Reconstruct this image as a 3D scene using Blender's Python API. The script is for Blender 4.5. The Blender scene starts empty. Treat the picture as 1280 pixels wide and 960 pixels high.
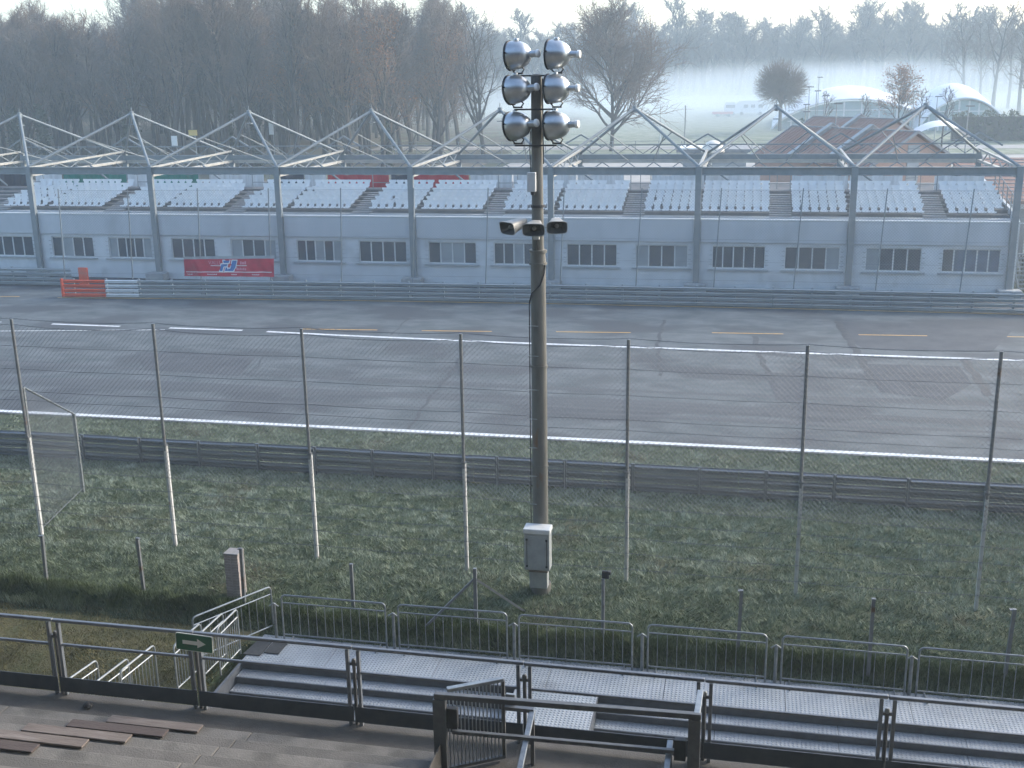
import bpy, math, random
import numpy as np
from mathutils import Vector, Matrix
R = math.radians
random.seed(7)
rng = np.random.default_rng(11)
sc = bpy.context.scene
col = sc.collection

# ------------------------------------------------------------------ camera
F_PX, PITCH, YAW, ROLL, EYE = 1405.0, 0.2650, -0.2096, -0.0161, 12.0
cam_d = bpy.data.cameras.new('camera')
cam_d.sensor_width = 36.0
cam_d.lens = 36.0 * F_PX / 1280.0
cam_d.clip_start, cam_d.clip_end = 0.1, 4000.0
cam = bpy.data.objects.new('camera', cam_d)
col.objects.link(cam)
cam.matrix_world = (Matrix.Translation((0, 0, EYE)) @ Matrix.Rotation(-YAW, 4, 'Z')
                    @ Matrix.Rotation(math.pi / 2 - PITCH, 4, 'X') @ Matrix.Rotation(ROLL, 4, 'Z'))
sc.camera = cam

# ------------------------------------------------------------------ sky, sun, exposure
SUN_EL, SUN_AZ = R(27), R(52)          # azimuth measured from +Y towards +X: back right of the view
w = bpy.data.worlds.new('World')
sc.world = w
w.use_nodes = True
nt = w.node_tree
bg = nt.nodes['Background']
sky = nt.nodes.new('ShaderNodeTexSky')
sky.sky_type = 'NISHITA'
sky.sun_disc = False
sky.sun_elevation = SUN_EL
sky.sun_rotation = SUN_AZ
sky.air_density = 1.05
sky.dust_density = 2.6
sky.ozone_density = 1.4
nt.links.new(sky.outputs[0], bg.inputs[0])
bg.inputs[1].default_value = 0.15
sd = bpy.data.lights.new('sun', 'SUN')
sd.energy = 1.0
sd.angle = R(10)
sd.color = (1.0, 0.93, 0.82)
sun = bpy.data.objects.new('sun', sd)
col.objects.link(sun)
sdir = Vector((math.sin(SUN_AZ) * math.cos(SUN_EL), math.cos(SUN_AZ) * math.cos(SUN_EL), math.sin(SUN_EL)))
sun.rotation_euler = sdir.to_track_quat('Z', 'Y').to_euler()
sun.location = (60, 60, 60)
sc.view_settings.view_transform = 'Standard'
sc.view_settings.look = 'None'
sc.view_settings.gamma = 1.0
sc.view_settings.use_curve_mapping = False
sc.view_settings.exposure = 1.64
sc.render.engine = 'CYCLES'
sc.cycles.use_denoising = True
sc.cycles.max_bounces = 6
sc.cycles.diffuse_bounces = 2
sc.cycles.glossy_bounces = 2
sc.cycles.transparent_max_bounces = 8
sc.cycles.volume_bounces = 1
HAZE_D, FOG_D = 0.0012, 0.034

# ------------------------------------------------------------------ photo pixel -> place
def ray(px, py):
    u, v = px - 640, py - 480
    c, s = math.cos(ROLL), math.sin(ROLL)
    u, v = c * u + s * v, -s * u + c * v
    xr, up = u / F_PX, -v / F_PX
    c, s = math.cos(PITCH), math.sin(PITCH)
    yf, z = c + s * up, -s + c * up
    c, s = math.cos(YAW), math.sin(YAW)
    return (c * xr + s * yf, -s * xr + c * yf, z)
def onz(px, py, z):
    d = ray(px, py); t = (z - EYE) / d[2]
    return Vector((d[0] * t, d[1] * t, z))
def ony(px, py, Y):
    d = ray(px, py); t = Y / d[1]
    return Vector((d[0] * t, Y, EYE + d[2] * t))

# ------------------------------------------------------------------ materials
def M_(name, c1, c2=None, rough=0.7, metal=0.0, scale=4.0, bump=0.0, bscale=None, stretch=(1, 1, 1), detail=6, lo=0.35, hi=0.65, spec=0.4, c3=None, s3=0.6, lo3=0.5, hi3=0.7):
    m = bpy.data.materials.new(name)
    m.use_nodes = True
    t = m.node_tree
    b = t.nodes['Principled BSDF']
    b.inputs['Roughness'].default_value = rough
    b.inputs['Metallic'].default_value = metal
    b.inputs['Specular IOR Level'].default_value = spec
    tc = t.nodes.new('ShaderNodeTexCoord')
    geo = t.nodes.new('ShaderNodeNewGeometry')
    mp = t.nodes.new('ShaderNodeMapping')
    mp.inputs['Scale'].default_value = stretch
    t.links.new(geo.outputs['Position'], mp.inputs['Vector'])
    b.inputs['Base Color'].default_value = (*c1, 1)
    if c2 is not None:
        n = t.nodes.new('ShaderNodeTexNoise')
        n.inputs['Scale'].default_value = scale
        n.inputs['Detail'].default_value = detail
        n.inputs['Roughness'].default_value = 0.62
        t.links.new(mp.outputs[0], n.inputs['Vector'])
        r = t.nodes.new('ShaderNodeValToRGB')
        r.color_ramp.elements[0].position = lo
        r.color_ramp.elements[1].position = hi
        r.color_ramp.elements[0].color = (*c1, 1)
        r.color_ramp.elements[1].color = (*c2, 1)
        t.links.new(n.outputs[0], r.inputs[0])
        out = r.outputs[0]
        if c3 is not None:
            n3 = t.nodes.new('ShaderNodeTexNoise')
            n3.inputs['Scale'].default_value = s3
            n3.inputs['Detail'].default_value = 5
            t.links.new(mp.outputs[0], n3.inputs['Vector'])
            r3 = t.nodes.new('ShaderNodeMapRange')
            r3.inputs[1].default_value = lo3
            r3.inputs[2].default_value = hi3
            t.links.new(n3.outputs[0], r3.inputs[0])
            mx = t.nodes.new('ShaderNodeMix')
            mx.data_type = 'RGBA'
            t.links.new(r3.outputs[0], mx.inputs[0])
            t.links.new(out, mx.inputs[6])
            mx.inputs[7].default_value = (*c3, 1)
            out = mx.outputs[2]
        t.links.new(out, b.inputs['Base Color'])
    if bump:
        nb = t.nodes.new('ShaderNodeTexNoise')
        nb.inputs['Scale'].default_value = bscale or scale * 4
        nb.inputs['Detail'].default_value = 5
        t.links.new(mp.outputs[0], nb.inputs['Vector'])
        bp = t.nodes.new('ShaderNodeBump')
        bp.inputs['Strength'].default_value = min(1.0, bump)
        bp.inputs['Distance'].default_value = 0.02 if bump <= 1 else 0.02 * bump
        t.links.new(nb.outputs[0], bp.inputs['Height'])
        t.links.new(bp.outputs[0], b.inputs['Normal'])
    return m

MT = {}
MT['asphalt'] = M_('asphalt', (0.060, 0.076, 0.086), (0.116, 0.135, 0.146), 0.85, scale=0.55, stretch=(1, 1.7, 1), bump=0.5, bscale=30, detail=9, c3=(0.056, 0.065, 0.076), s3=0.2, lo3=0.5, hi3=0.6)
MT['rubber'] = M_('rubbered_asphalt', (0.054, 0.063, 0.073), (0.082, 0.092, 0.104), 0.8, scale=0.5, stretch=(0.15, 2.5, 1), bump=0.4, bscale=30)
MT['tar'] = M_('tar_seam', (0.030, 0.035, 0.042), (0.055, 0.062, 0.07), 0.7, scale=3)
MT['patch'] = M_('asphalt_patch', (0.050, 0.059, 0.071), (0.074, 0.083, 0.096), 0.9, scale=0.8, bump=0.5, bscale=28)
MT['apron'] = M_('apron_asphalt', (0.04, 0.045, 0.052), (0.075, 0.08, 0.09), 0.9, scale=0.8, bump=0.4, bscale=20)
MT['white_paint'] = M_('white_road_paint', (0.66, 0.69, 0.71), (0.30, 0.33, 0.36), 0.6, scale=7, lo=0.46, hi=0.72)
MT['yellow_paint'] = M_('yellow_road_paint', (0.55, 0.34, 0.10), (0.32, 0.24, 0.12), 0.6, scale=6, lo=0.45, hi=0.75)
MT['soil'] = M_('grass_ground', (0.030, 0.050, 0.022), (0.055, 0.066, 0.035), 0.95, scale=3.0, bump=1.0, bscale=18, c3=(0.085, 0.068, 0.04), s3=0.35, lo3=0.56, hi3=0.75)
MT['worn'] = M_('worn_turf_soil', (0.075, 0.080, 0.032), (0.115, 0.10, 0.052), 0.95, scale=1.6, bump=1.0, bscale=20, c3=(0.05, 0.065, 0.025), s3=0.6)
MT['litter'] = M_('leaf_litter', (0.10, 0.085, 0.06), (0.16, 0.135, 0.095), 0.95, scale=0.5, bump=1.0, bscale=4, c3=(0.09, 0.11, 0.06), s3=0.05)
MT['gravel'] = M_('pale_gravel_yard', (0.26, 0.26, 0.25), (0.36, 0.35, 0.33), 0.95, scale=0.4, bump=0.6, bscale=8)
MT['lane'] = M_('pale_lane', (0.24, 0.24, 0.235), (0.32, 0.31, 0.30), 0.9, scale=0.5)
MT['meadow'] = M_('frosty_meadow', (0.10, 0.13, 0.07), (0.22, 0.24, 0.19), 0.95, scale=0.6, bump=1, bscale=5)
MT['concrete'] = M_('terrace_concrete', (0.10, 0.096, 0.089), (0.14, 0.132, 0.122), 0.9, scale=1.6, bump=0.5, bscale=40, c3=(0.10, 0.096, 0.09), s3=0.9, lo3=0.5, hi3=0.72)
MT['concrete_dark'] = M_('dark_concrete', (0.065, 0.062, 0.058), (0.092, 0.088, 0.083), 0.85, scale=2.0, bump=0.5, bscale=40)  # darker concrete of the front floor slab and stair passage
MT['concrete_pale'] = M_('worn_step_concrete', (0.125, 0.12, 0.11), (0.17, 0.162, 0.15), 0.9, scale=2.2, bump=0.5, bscale=40, c3=(0.085, 0.082, 0.075), s3=1.4, lo3=0.5, hi3=0.7)
MT['slab'] = M_('weathered_board', (0.135, 0.112, 0.10), (0.185, 0.16, 0.145), 0.9, scale=6, stretch=(0.25, 2, 1), bump=0.5, bscale=30, c3=(0.24, 0.215, 0.20), s3=3, lo3=0.55, hi3=0.7)
MT['slab_dark'] = M_('dark_red_board', (0.070, 0.054, 0.052), (0.095, 0.076, 0.07), 0.9, scale=6, stretch=(0.25, 2, 1), bump=0.5, bscale=30)
MT['rail_paint'] = M_('railing_grey_blue', (0.18, 0.20, 0.225), (0.14, 0.155, 0.18), 0.38, metal=0.35, scale=8, bump=0.1)
MT['kick'] = M_('kickboard_grey', (0.075, 0.086, 0.104), (0.055, 0.064, 0.08), 0.45, metal=0.3, scale=4, bump=0.1)
MT['gate_steel'] = M_('dark_gate_steel', (0.10, 0.108, 0.118), (0.135, 0.143, 0.152), 0.5, metal=0.3, scale=7, bump=0.15)
MT['galv'] = M_('galvanised_steel', (0.30, 0.33, 0.35), (0.20, 0.225, 0.245), 0.42, metal=0.65, scale=9, bump=0.1)
MT['galv_pale'] = M_('pale_galvanised', (0.33, 0.36, 0.38), (0.26, 0.29, 0.31), 0.45, metal=0.5, scale=9)
MT['post_dark'] = M_('dark_post_steel', (0.15, 0.168, 0.185), (0.20, 0.218, 0.235), 0.5, metal=0.4, scale=8, c3=(0.12, 0.075, 0.05), s3=4, lo3=0.6, hi3=0.75)
MT['post_pale'] = M_('pale_post_paint', (0.50, 0.52, 0.53), (0.40, 0.42, 0.43), 0.6, scale=6, c3=(0.30, 0.20, 0.13), s3=5, lo3=0.64, hi3=0.76)
MT['wire'] = M_('fence_wire', (0.13, 0.145, 0.165), None, 0.5, metal=0.5)
MT['mesh_wire'] = M_('chain_link_wire', (0.15, 0.17, 0.195), None, 0.45, metal=0.5)
MT['guard'] = M_('guardrail_steel', (0.17, 0.195, 0.225), (0.12, 0.14, 0.165), 0.38, metal=0.5, scale=3, stretch=(0.4, 2, 2), c3=(0.10, 0.08, 0.065), s3=2, lo3=0.74, hi3=0.86)
MT['guard_far'] = M_('pale_guardrail_steel', (0.30, 0.34, 0.375), (0.235, 0.27, 0.30), 0.5, metal=0.3, scale=1.5, stretch=(0.5, 2, 2))
MT['guard_white'] = M_('white_guardrail', (0.55, 0.60, 0.64), (0.46, 0.51, 0.55), 0.5, scale=2)
MT['guard_red'] = M_('orange_red_guardrail', (0.62, 0.085, 0.035), (0.50, 0.09, 0.05), 0.5, scale=3)
MT['checker'] = M_('plate_base', (0.36, 0.39, 0.42), (0.28, 0.31, 0.335), 0.48, metal=0.2, scale=1.2, c3=(0.22, 0.235, 0.245), s3=0.8, lo3=0.55, hi3=0.8)
def add_checker(m):
    t = m.node_tree; b = t.nodes['Principled BSDF']
    g = t.nodes.new('ShaderNodeNewGeometry')
    mp = t.nodes.new('ShaderNodeMapping'); mp.inputs['Rotation'].default_value = (0, 0, R(45))
    t.links.new(g.outputs['Position'], mp.inputs[0])
    sp = t.nodes.new('ShaderNodeSeparateXYZ'); t.links.new(mp.outputs[0], sp.inputs[0])
    prev = None
    for k in range(2):
        mu = t.nodes.new('ShaderNodeMath'); mu.operation = 'MULTIPLY'; mu.inputs[1].default_value = 55
        t.links.new(sp.outputs[k], mu.inputs[0])
        si = t.nodes.new('ShaderNodeMath'); si.operation = 'SINE'; t.links.new(mu.outputs[0], si.inputs[0])
        if prev is None: prev = si
        else:
            pr = t.nodes.new('ShaderNodeMath'); pr.operation = 'MULTIPLY'
            t.links.new(prev.outputs[0], pr.inputs[0]); t.links.new(si.outputs[0], pr.inputs[1]); prev = pr
    gt = t.nodes.new('ShaderNodeMapRange'); gt.inputs[1].default_value = 0.15; gt.inputs[2].default_value = 0.6
    t.links.new(prev.outputs[0], gt.inputs[0])
    bp = t.nodes.new('ShaderNodeBump'); bp.inputs['Strength'].default_value = 0.9; bp.inputs['Distance'].default_value = 0.02
    t.links.new(gt.outputs[0], bp.inputs['Height']); t.links.new(bp.outputs[0], b.inputs['Normal'])
add_checker(MT['checker'])
MT['riser'] = M_('step_riser_steel', (0.10, 0.112, 0.13), (0.135, 0.147, 0.165), 0.5, metal=0.3, scale=5)
MT['mat_rubber'] = M_('black_rubber_mat', (0.03, 0.033, 0.036), (0.05, 0.053, 0.056), 0.8, scale=20)
MT['pole'] = M_('weathered_pole_paint', (0.165, 0.165, 0.15), (0.12, 0.12, 0.11), 0.65, metal=0.1, scale=3, stretch=(2, 2, 0.5), bump=0.25, bscale=25, c3=(0.16, 0.095, 0.055), s3=2.2, lo3=0.64, hi3=0.78)
MT['lamp_alu'] = M_('spun_aluminium', (0.56, 0.58, 0.59), (0.47, 0.49, 0.50), 0.35, metal=0.85, scale=5)
MT['black'] = M_('black_metal', (0.02, 0.022, 0.026), (0.035, 0.037, 0.042), 0.5, scale=9)
MT['white_cap'] = M_('white_ceramic', (0.85, 0.85, 0.82), None, 0.35)
MT['lamp_glass'] = M_('dark_lamp_glass', (0.03, 0.035, 0.04), None, 0.08)
MT['horn'] = M_('weathered_horn_grey', (0.36, 0.36, 0.34), (0.25, 0.245, 0.23), 0.55, metal=0.1, scale=7, bump=0.2)
MT['horn_in'] = M_('horn_mouth_grey', (0.055, 0.055, 0.055), (0.08, 0.08, 0.078), 0.7, scale=8)
MT['box_white'] = M_('white_plastic_box', (0.66, 0.68, 0.68), (0.56, 0.58, 0.58), 0.5, scale=5)
MT['box_grey'] = M_('grey_cabinet_paint', (0.34, 0.37, 0.38), (0.28, 0.305, 0.315), 0.5, scale=4, c3=(0.22, 0.21, 0.19), s3=2, lo3=0.62, hi3=0.8)
MT['brick'] = M_('pale_pillar_brick', (0.30, 0.27, 0.26), (0.38, 0.34, 0.33), 0.9, scale=7, bump=0.4)
MT['mortar'] = M_('pillar_mortar', (0.22, 0.215, 0.21), (0.28, 0.275, 0.27), 0.95, scale=9)
MT['sign_green'] = M_('green_sign_face', (0.010, 0.115, 0.055), (0.012, 0.095, 0.05), 0.35, scale=6)
MT['sign_white'] = M_('white_sign_print', (0.62, 0.66, 0.62), None, 0.45)
MT['stand_wall'] = M_('white_render_wall', (0.56, 0.60, 0.63), (0.47, 0.51, 0.54), 0.85, scale=1.2, stretch=(1, 1, 0.6), bump=0.3, bscale=25, c3=(0.34, 0.36, 0.37), s3=0.9, lo3=0.6, hi3=0.8)
MT['parapet'] = M_('parapet_concrete', (0.44, 0.475, 0.51), (0.39, 0.425, 0.455), 0.85, scale=1.0, stretch=(1, 1, 0.4), bump=0.2, bscale=20, c3=(0.33, 0.355, 0.38), s3=0.7, lo3=0.55, hi3=0.8)
MT['parapet_cap'] = M_('parapet_capping', (0.66, 0.69, 0.70), (0.56, 0.59, 0.60), 0.7, scale=2)
MT['stand_steel'] = M_('stand_grey_steel', (0.20, 0.23, 0.25), (0.165, 0.195, 0.21), 0.6, metal=0.2, scale=2)
MT['stand_sunlit'] = M_('sunlit_roof_beam', (0.42, 0.415, 0.38), (0.33, 0.325, 0.30), 0.6, scale=2)  # cream tone puts the sunlit look of the roof beams into the colour
MT['seat'] = M_('white_plastic_seat', (0.66, 0.70, 0.72), (0.58, 0.62, 0.645), 0.45, scale=1.1)
MT['seat_gap'] = M_('stand_dark_concrete', (0.12, 0.13, 0.14), (0.17, 0.18, 0.19), 0.9, scale=2)
MT['tread'] = M_('stand_step_concrete', (0.34, 0.355, 0.365), (0.25, 0.265, 0.275), 0.9, scale=3)
MT['pane'] = M_('window_glass', (0.035, 0.052, 0.072), (0.06, 0.08, 0.105), 0.15, scale=1.0, spec=0.6)
MT['pane_blind'] = M_('blind_behind_glass', (0.26, 0.30, 0.33), (0.21, 0.245, 0.27), 0.3, scale=2)
MT['pane_blue'] = M_('blue_thing_behind_glass', (0.07, 0.12, 0.19), (0.05, 0.085, 0.13), 0.15, scale=2)
MT['frame_white'] = M_('white_window_frame', (0.60, 0.63, 0.64), (0.50, 0.53, 0.54), 0.6, scale=4)
MT['sill'] = M_('grey_sill', (0.33, 0.36, 0.385), (0.27, 0.30, 0.32), 0.8, scale=4)
for nm, c in (('ban_white', (0.62, 0.65, 0.67)), ('ban_green', (0.03, 0.20, 0.16)), ('ban_red', (0.42, 0.035, 0.05)), ('ban_dark', (0.05, 0.055, 0.075))):
    MT[nm] = M_(nm + '_cloth', c, tuple(v * 0.75 for v in c), 0.8, scale=1.5, stretch=(3, 1, 0.3))
MT['banner'] = M_('crimson_banner_cloth', (0.50, 0.022, 0.055), (0.34, 0.02, 0.045), 0.6, scale=1.3, stretch=(1, 1, 1.6), bump=1.0, bscale=2.5)
MT['banner_blue'] = M_('banner_blue_print', (0.03, 0.13, 0.36), None, 0.6)
MT['banner_white'] = M_('banner_white_print', (0.72, 0.72, 0.74), None, 0.6)
MT['banner_pink'] = M_('banner_faded_print', (0.60, 0.24, 0.30), None, 0.6)
MT['terracotta'] = M_('terracotta_tiles', (0.25, 0.14, 0.105), (0.19, 0.115, 0.095), 0.9, scale=3, stretch=(1, 2, 1), c3=(0.24, 0.18, 0.15), s3=0.8)
MT['brickwall'] = M_('orange_brick_gable', (0.40, 0.26, 0.205), (0.33, 0.22, 0.18), 0.9, scale=5, stretch=(1, 1, 3))
MT['verge'] = M_('grey_roof_verge', (0.17, 0.18, 0.19), (0.23, 0.24, 0.25), 0.7, scale=3)
MT['membrane'] = M_('white_shell_roof', (0.72, 0.75, 0.78), (0.64, 0.67, 0.70), 0.55, scale=0.6)
MT['greenglass'] = M_('pale_green_glazing', (0.22, 0.32, 0.34), (0.30, 0.40, 0.42), 0.25, scale=0.6)
MT['bldg_grey'] = M_('grey_cladding', (0.30, 0.32, 0.335), (0.25, 0.27, 0.285), 0.8, scale=1.5)
MT['hedge'] = M_('dark_hedge_leaf', (0.035, 0.05, 0.022), (0.06, 0.075, 0.035), 0.85, scale=2)
MT['bark'] = M_('grey_bark', (0.030, 0.027, 0.025), (0.052, 0.046, 0.041), 0.95, scale=2)
MT['bark2'] = M_('brown_bark', (0.040, 0.033, 0.028), (0.065, 0.054, 0.045), 0.95, scale=2)
MT['twig'] = M_('grey_brown_twig', (0.085, 0.074, 0.066), (0.12, 0.10, 0.086), 0.95, scale=0.4)
MT['twig_warm'] = M_('warm_brown_twig', (0.12, 0.085, 0.062), (0.16, 0.112, 0.08), 0.95, scale=0.4)
MT['rust_leaf'] = M_('rusty_leaf', (0.20, 0.088, 0.038), (0.28, 0.125, 0.05), 0.9, scale=1)
MT['ivy'] = M_('ivy_leaf', (0.028, 0.04, 0.022), (0.05, 0.065, 0.035), 0.8, scale=2)
MT['van_white'] = M_('white_van_paint', (0.70, 0.73, 0.75), (0.62, 0.65, 0.67), 0.35, scale=2)
MT['tyre'] = M_('tyre_rubber', (0.025, 0.025, 0.027), None, 0.8)
MT['van_red'] = M_('red_paint', (0.45, 0.06, 0.05), (0.36, 0.05, 0.05), 0.5, scale=2)
MT['globe'] = M_('cream_lamp_cap', (0.74, 0.70, 0.62), (0.66, 0.62, 0.55), 0.5, scale=4)
MT['sign_yellow'] = M_('yellow_board', (0.55, 0.40, 0.12), None, 0.6)

# ------------------------------------------------------------------ mesh building
ORG = {}
class MB:
    def __init__(s): s.v = []; s.f = []
    def add(s, vs, fs):
        o = len(s.v); s.v += [tuple(p) for p in vs]; s.f += [tuple(i + o for i in q) for q in fs]; return s
    def box(s, c, d, rz=0.0):
        x, y, z = d[0] / 2, d[1] / 2, d[2] / 2
        cs, sn = math.cos(rz), math.sin(rz)
        vs = []
        for k in (-1, 1):
            for a, b in ((-1, -1), (1, -1), (1, 1), (-1, 1)):
                px, py = a * x, b * y
                vs.append((c[0] + cs * px - sn * py, c[1] + sn * px + cs * py, c[2] + k * z))
        return s.add(vs, [(3, 2, 1, 0), (4, 5, 6, 7), (0, 1, 5, 4), (1, 2, 6, 5), (2, 3, 7, 6), (3, 0, 4, 7)])
    def span(s, a, b):
        return s.box([(a[i] + b[i]) / 2 for i in range(3)], [abs(b[i] - a[i]) for i in range(3)])
    def bar(s, p0, p1, wd, ht, up=(0, 0, 1)):
        p0, p1 = Vector(p0), Vector(p1)
        d = (p1 - p0).normalized(); up = Vector(up)
        sd_ = d.cross(up)
        if sd_.length < 1e-4: sd_ = d.cross(Vector((0, 1, 0)))
        sd_.normalize(); u = sd_.cross(d)
        vs = []
        for p in (p0, p1):
            for a, b in ((-1, -1), (1, -1), (1, 1), (-1, 1)):
                vs.append(p + sd_ * (a * wd / 2) + u * (b * ht / 2))
        return s.add(vs, [(3, 2, 1, 0), (4, 5, 6, 7), (0, 1, 5, 4), (1, 2, 6, 5), (2, 3, 7, 6), (3, 0, 4, 7)])
    def path(s, pts, r, n=8, caps=True):
        pts = [Vector(p) for p in pts]
        rr = r if isinstance(r, (list, tuple)) else [r] * len(pts)
        o = len(s.v); m = len(pts)
        prev = None
        for i, p in enumerate(pts):
            d = (pts[min(i + 1, m - 1)] - pts[max(i - 1, 0)]).normalized()
            if prev is None:
                a = d.cross(Vector((0, 0, 1)))
                if a.length < 1e-3: a = d.cross(Vector((0, 1, 0)))
            else:
                a = prev - d * prev.dot(d)
            a.normalize(); prev = a; b = d.cross(a)
            for k in range(n):
                t = 2 * math.pi * k / n
                s.v.append(tuple(p + (a * math.cos(t) + b * math.sin(t)) * rr[i]))
        for i in range(m - 1):
            for k in range(n):
                k2 = (k + 1) % n
                s.f.append((o + i * n + k, o + i * n + k2, o + (i + 1) * n + k2, o + (i + 1) * n + k))
        if caps:
            s.f.append(tuple(o + k for k in range(n))[::-1]); s.f.append(tuple(o + (m - 1) * n + k for k in range(n)))
        return s
    def lathe(s, prof, origin, axis=(0, 0, 1), n=20):   # prof: (distance along axis, radius)
        origin, ax = Vector(origin), Vector(axis).normalized()
        a = ax.cross(Vector((0, 0, 1)))
        if a.length < 1e-3: a = ax.cross(Vector((0, 1, 0)))
        a.normalize(); b = ax.cross(a); o = len(s.v); m = len(prof)
        for d, r in prof:
            for k in range(n):
                t = 2 * math.pi * k / n
                s.v.append(tuple(origin + ax * d + (a * math.cos(t) + b * math.sin(t)) * max(r, 1e-3)))
        for i in range(m - 1):
            for k in range(n):
                k2 = (k + 1) % n
                s.f.append((o + i * n + k, o + i * n + k2, o + (i + 1) * n + k2, o + (i + 1) * n + k))
        s.f.append(tuple(o + k for k in range(n))[::-1]); s.f.append(tuple(o + (m - 1) * n + k for k in range(n)))
        return s
    def prism(s, prof, x0, x1):                          # profile in (y, z), extruded along x
        n = len(prof)
        vs = [(x0, y, z) for y, z in prof] + [(x1, y, z) for y, z in prof]
        fs = [(i, (i + 1) % n, n + (i + 1) % n, n + i) for i in range(n)]
        return s.add(vs, fs + [tuple(range(n))[::-1], tuple(range(n, 2 * n))])
    def build(s, name, mat, parent=None, smooth=False, bevel=0.0, kind=None):
        me = bpy.data.meshes.new(name)
        o = ORG.get(parent.name, Vector((0, 0, 0))) if parent else Vector((0, 0, 0))
        me.from_pydata([(v[0] - o[0], v[1] - o[1], v[2] - o[2]) for v in s.v], [], s.f)
        me.validate()
        me.materials.append(MT[mat] if isinstance(mat, str) else mat)
        if smooth:
            me.polygons.foreach_set('use_smooth', [True] * len(me.polygons))
        ob = bpy.data.objects.new(name, me)
        col.objects.link(ob)
        if parent: ob.parent = parent; ORG[ob.name] = o
        if smooth:
            try:
                me.set_sharp_from_angle(angle=R(40))
            except Exception: pass
        if bevel:
            md = ob.modifiers.new('bevel', 'BEVEL'); md.width = bevel; md.segments = 2; md.limit_method = 'ANGLE'
        if kind: ob['kind'] = kind
        return ob
def tag(o, label, cat, group=None):
    o['label'] = label; o['category'] = cat
    if group: o['group'] = group
    return o
def root(name, loc, label, cat, group=None):
    o = bpy.data.objects.new(name, None); o.empty_display_size = 0.2
    col.objects.link(o); o.location = loc; ORG[o.name] = Vector(loc)
    return tag(o, label, cat, group)
def dup(o, loc, rz=None, label=None, scale=None, group=None):
    def cp(src, par):
        c = src.copy(); col.objects.link(c); c.parent = par
        for ch in src.children: cp(ch, c)
        return c
    c = cp(o, None); c.location = loc
    if rz is not None: c.rotation_euler = (0, 0, rz)
    if scale: c.scale = scale if isinstance(scale, (tuple, list)) else (scale,) * 3
    if label: c['label'] = label
    if group: c['group'] = group
    return c
def part_copy(src, name, loc, parent, rz=0.0):          # a repeated piece that shares its mesh
    c = bpy.data.objects.new(name, src.data); col.objects.link(c)
    c.parent = parent; c.location = Vector(loc) - ORG.get(parent.name, Vector((0, 0, 0))); c.rotation_euler = (0, 0, rz)
    return c
def mesh_np(name, V, F, mat, parent=None, kind=None, cols=None, smooth=False):
    me = bpy.data.meshes.new(name)
    V = np.asarray(V, np.float32); F = np.asarray(F, np.int32)
    k = F.shape[1]
    me.vertices.add(len(V)); me.vertices.foreach_set('co', V.ravel())
    me.loops.add(F.size); me.loops.foreach_set('vertex_index', F.ravel())
    me.polygons.add(len(F)); me.polygons.foreach_set('loop_start', np.arange(0, F.size, k, dtype=np.int32))
    try: me.polygons.foreach_set('loop_total', np.full(len(F), k, dtype=np.int32))
    except Exception: pass
    me.update(calc_edges=True)
    me.materials.append(MT[mat] if isinstance(mat, str) else mat)
    if cols is not None:
        a = me.attributes.new('tint', 'FLOAT', 'POINT'); a.data.foreach_set('value', np.asarray(cols, np.float32))
    if smooth: me.polygons.foreach_set('use_smooth', np.ones(len(F), bool))
    ob = bpy.data.objects.new(name, me); col.objects.link(ob)
    if parent: ob.parent = parent; ORG[ob.name] = ORG.get(parent.name, Vector((0, 0, 0)))
    if kind: ob['kind'] = kind
    return ob
def vnoise(x, y, seed=0):                                # smooth value noise, numpy
    r = np.random.default_rng(seed); T = r.random((64, 64))
    xi, yi = np.floor(x).astype(int), np.floor(y).astype(int)
    fx, fy = x - xi, y - yi
    fx, fy = fx * fx * (3 - 2 * fx), fy * fy * (3 - 2 * fy)
    g = lambda a, b: T[a % 64, b % 64]
    return (g(xi, yi) * (1 - fx) + g(xi + 1, yi) * fx) * (1 - fy) + (g(xi, yi + 1) * (1 - fx) + g(xi + 1, yi + 1) * fx) * fy
# ================================================================== GROUND
def bank_edge(x): return 22.3 + np.maximum(0, -9 - x) * 0.05
def gz(x, y):
    x = np.asarray(x, float); y = np.asarray(y, float)
    e = bank_edge(x)
    z = -0.32 * (1 - np.clip((y - (e - 0.45)) / 0.4, 0, 1))
    left = np.clip((-10.65 - x) / 0.3, 0, 1)
    z = z - left * 0.22 * np.clip(20.5 - y, 0, 5)
    z = z - (1 - left) * 2.0 * np.clip((21.3 - y) / 0.2, 0, 1)
    z = z + 0.030 * np.clip(y - 88, 0, 260)
    infield = np.clip((y - e) / 0.5, 0, 1) * np.clip((35.6 - y) / 0.6, 0, 1)
    z = z + infield * (0.10 * (vnoise(x * 0.9, y * 1.3, 1) - 0.5) + 0.07 * (vnoise(x * 2.6 + 9, y * 3.4, 2) - 0.5))
    return z
def gz1(x, y): return float(gz(np.array([x]), np.array([y]))[0])
def on_ground(px, py):
    d = ray(px, py); lo = 1.0; t = 5.0
    while t < 900:
        if EYE + d[2] * t < gz1(d[0] * t, d[1] * t): break
        lo = t; t *= 1.02
    for _ in range(30):
        m = (lo + t) / 2
        if EYE + d[2] * m < gz1(d[0] * m, d[1] * m): t = m
        else: lo = m
    return Vector((d[0] * t, d[1] * t, EYE + d[2] * t))
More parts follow.
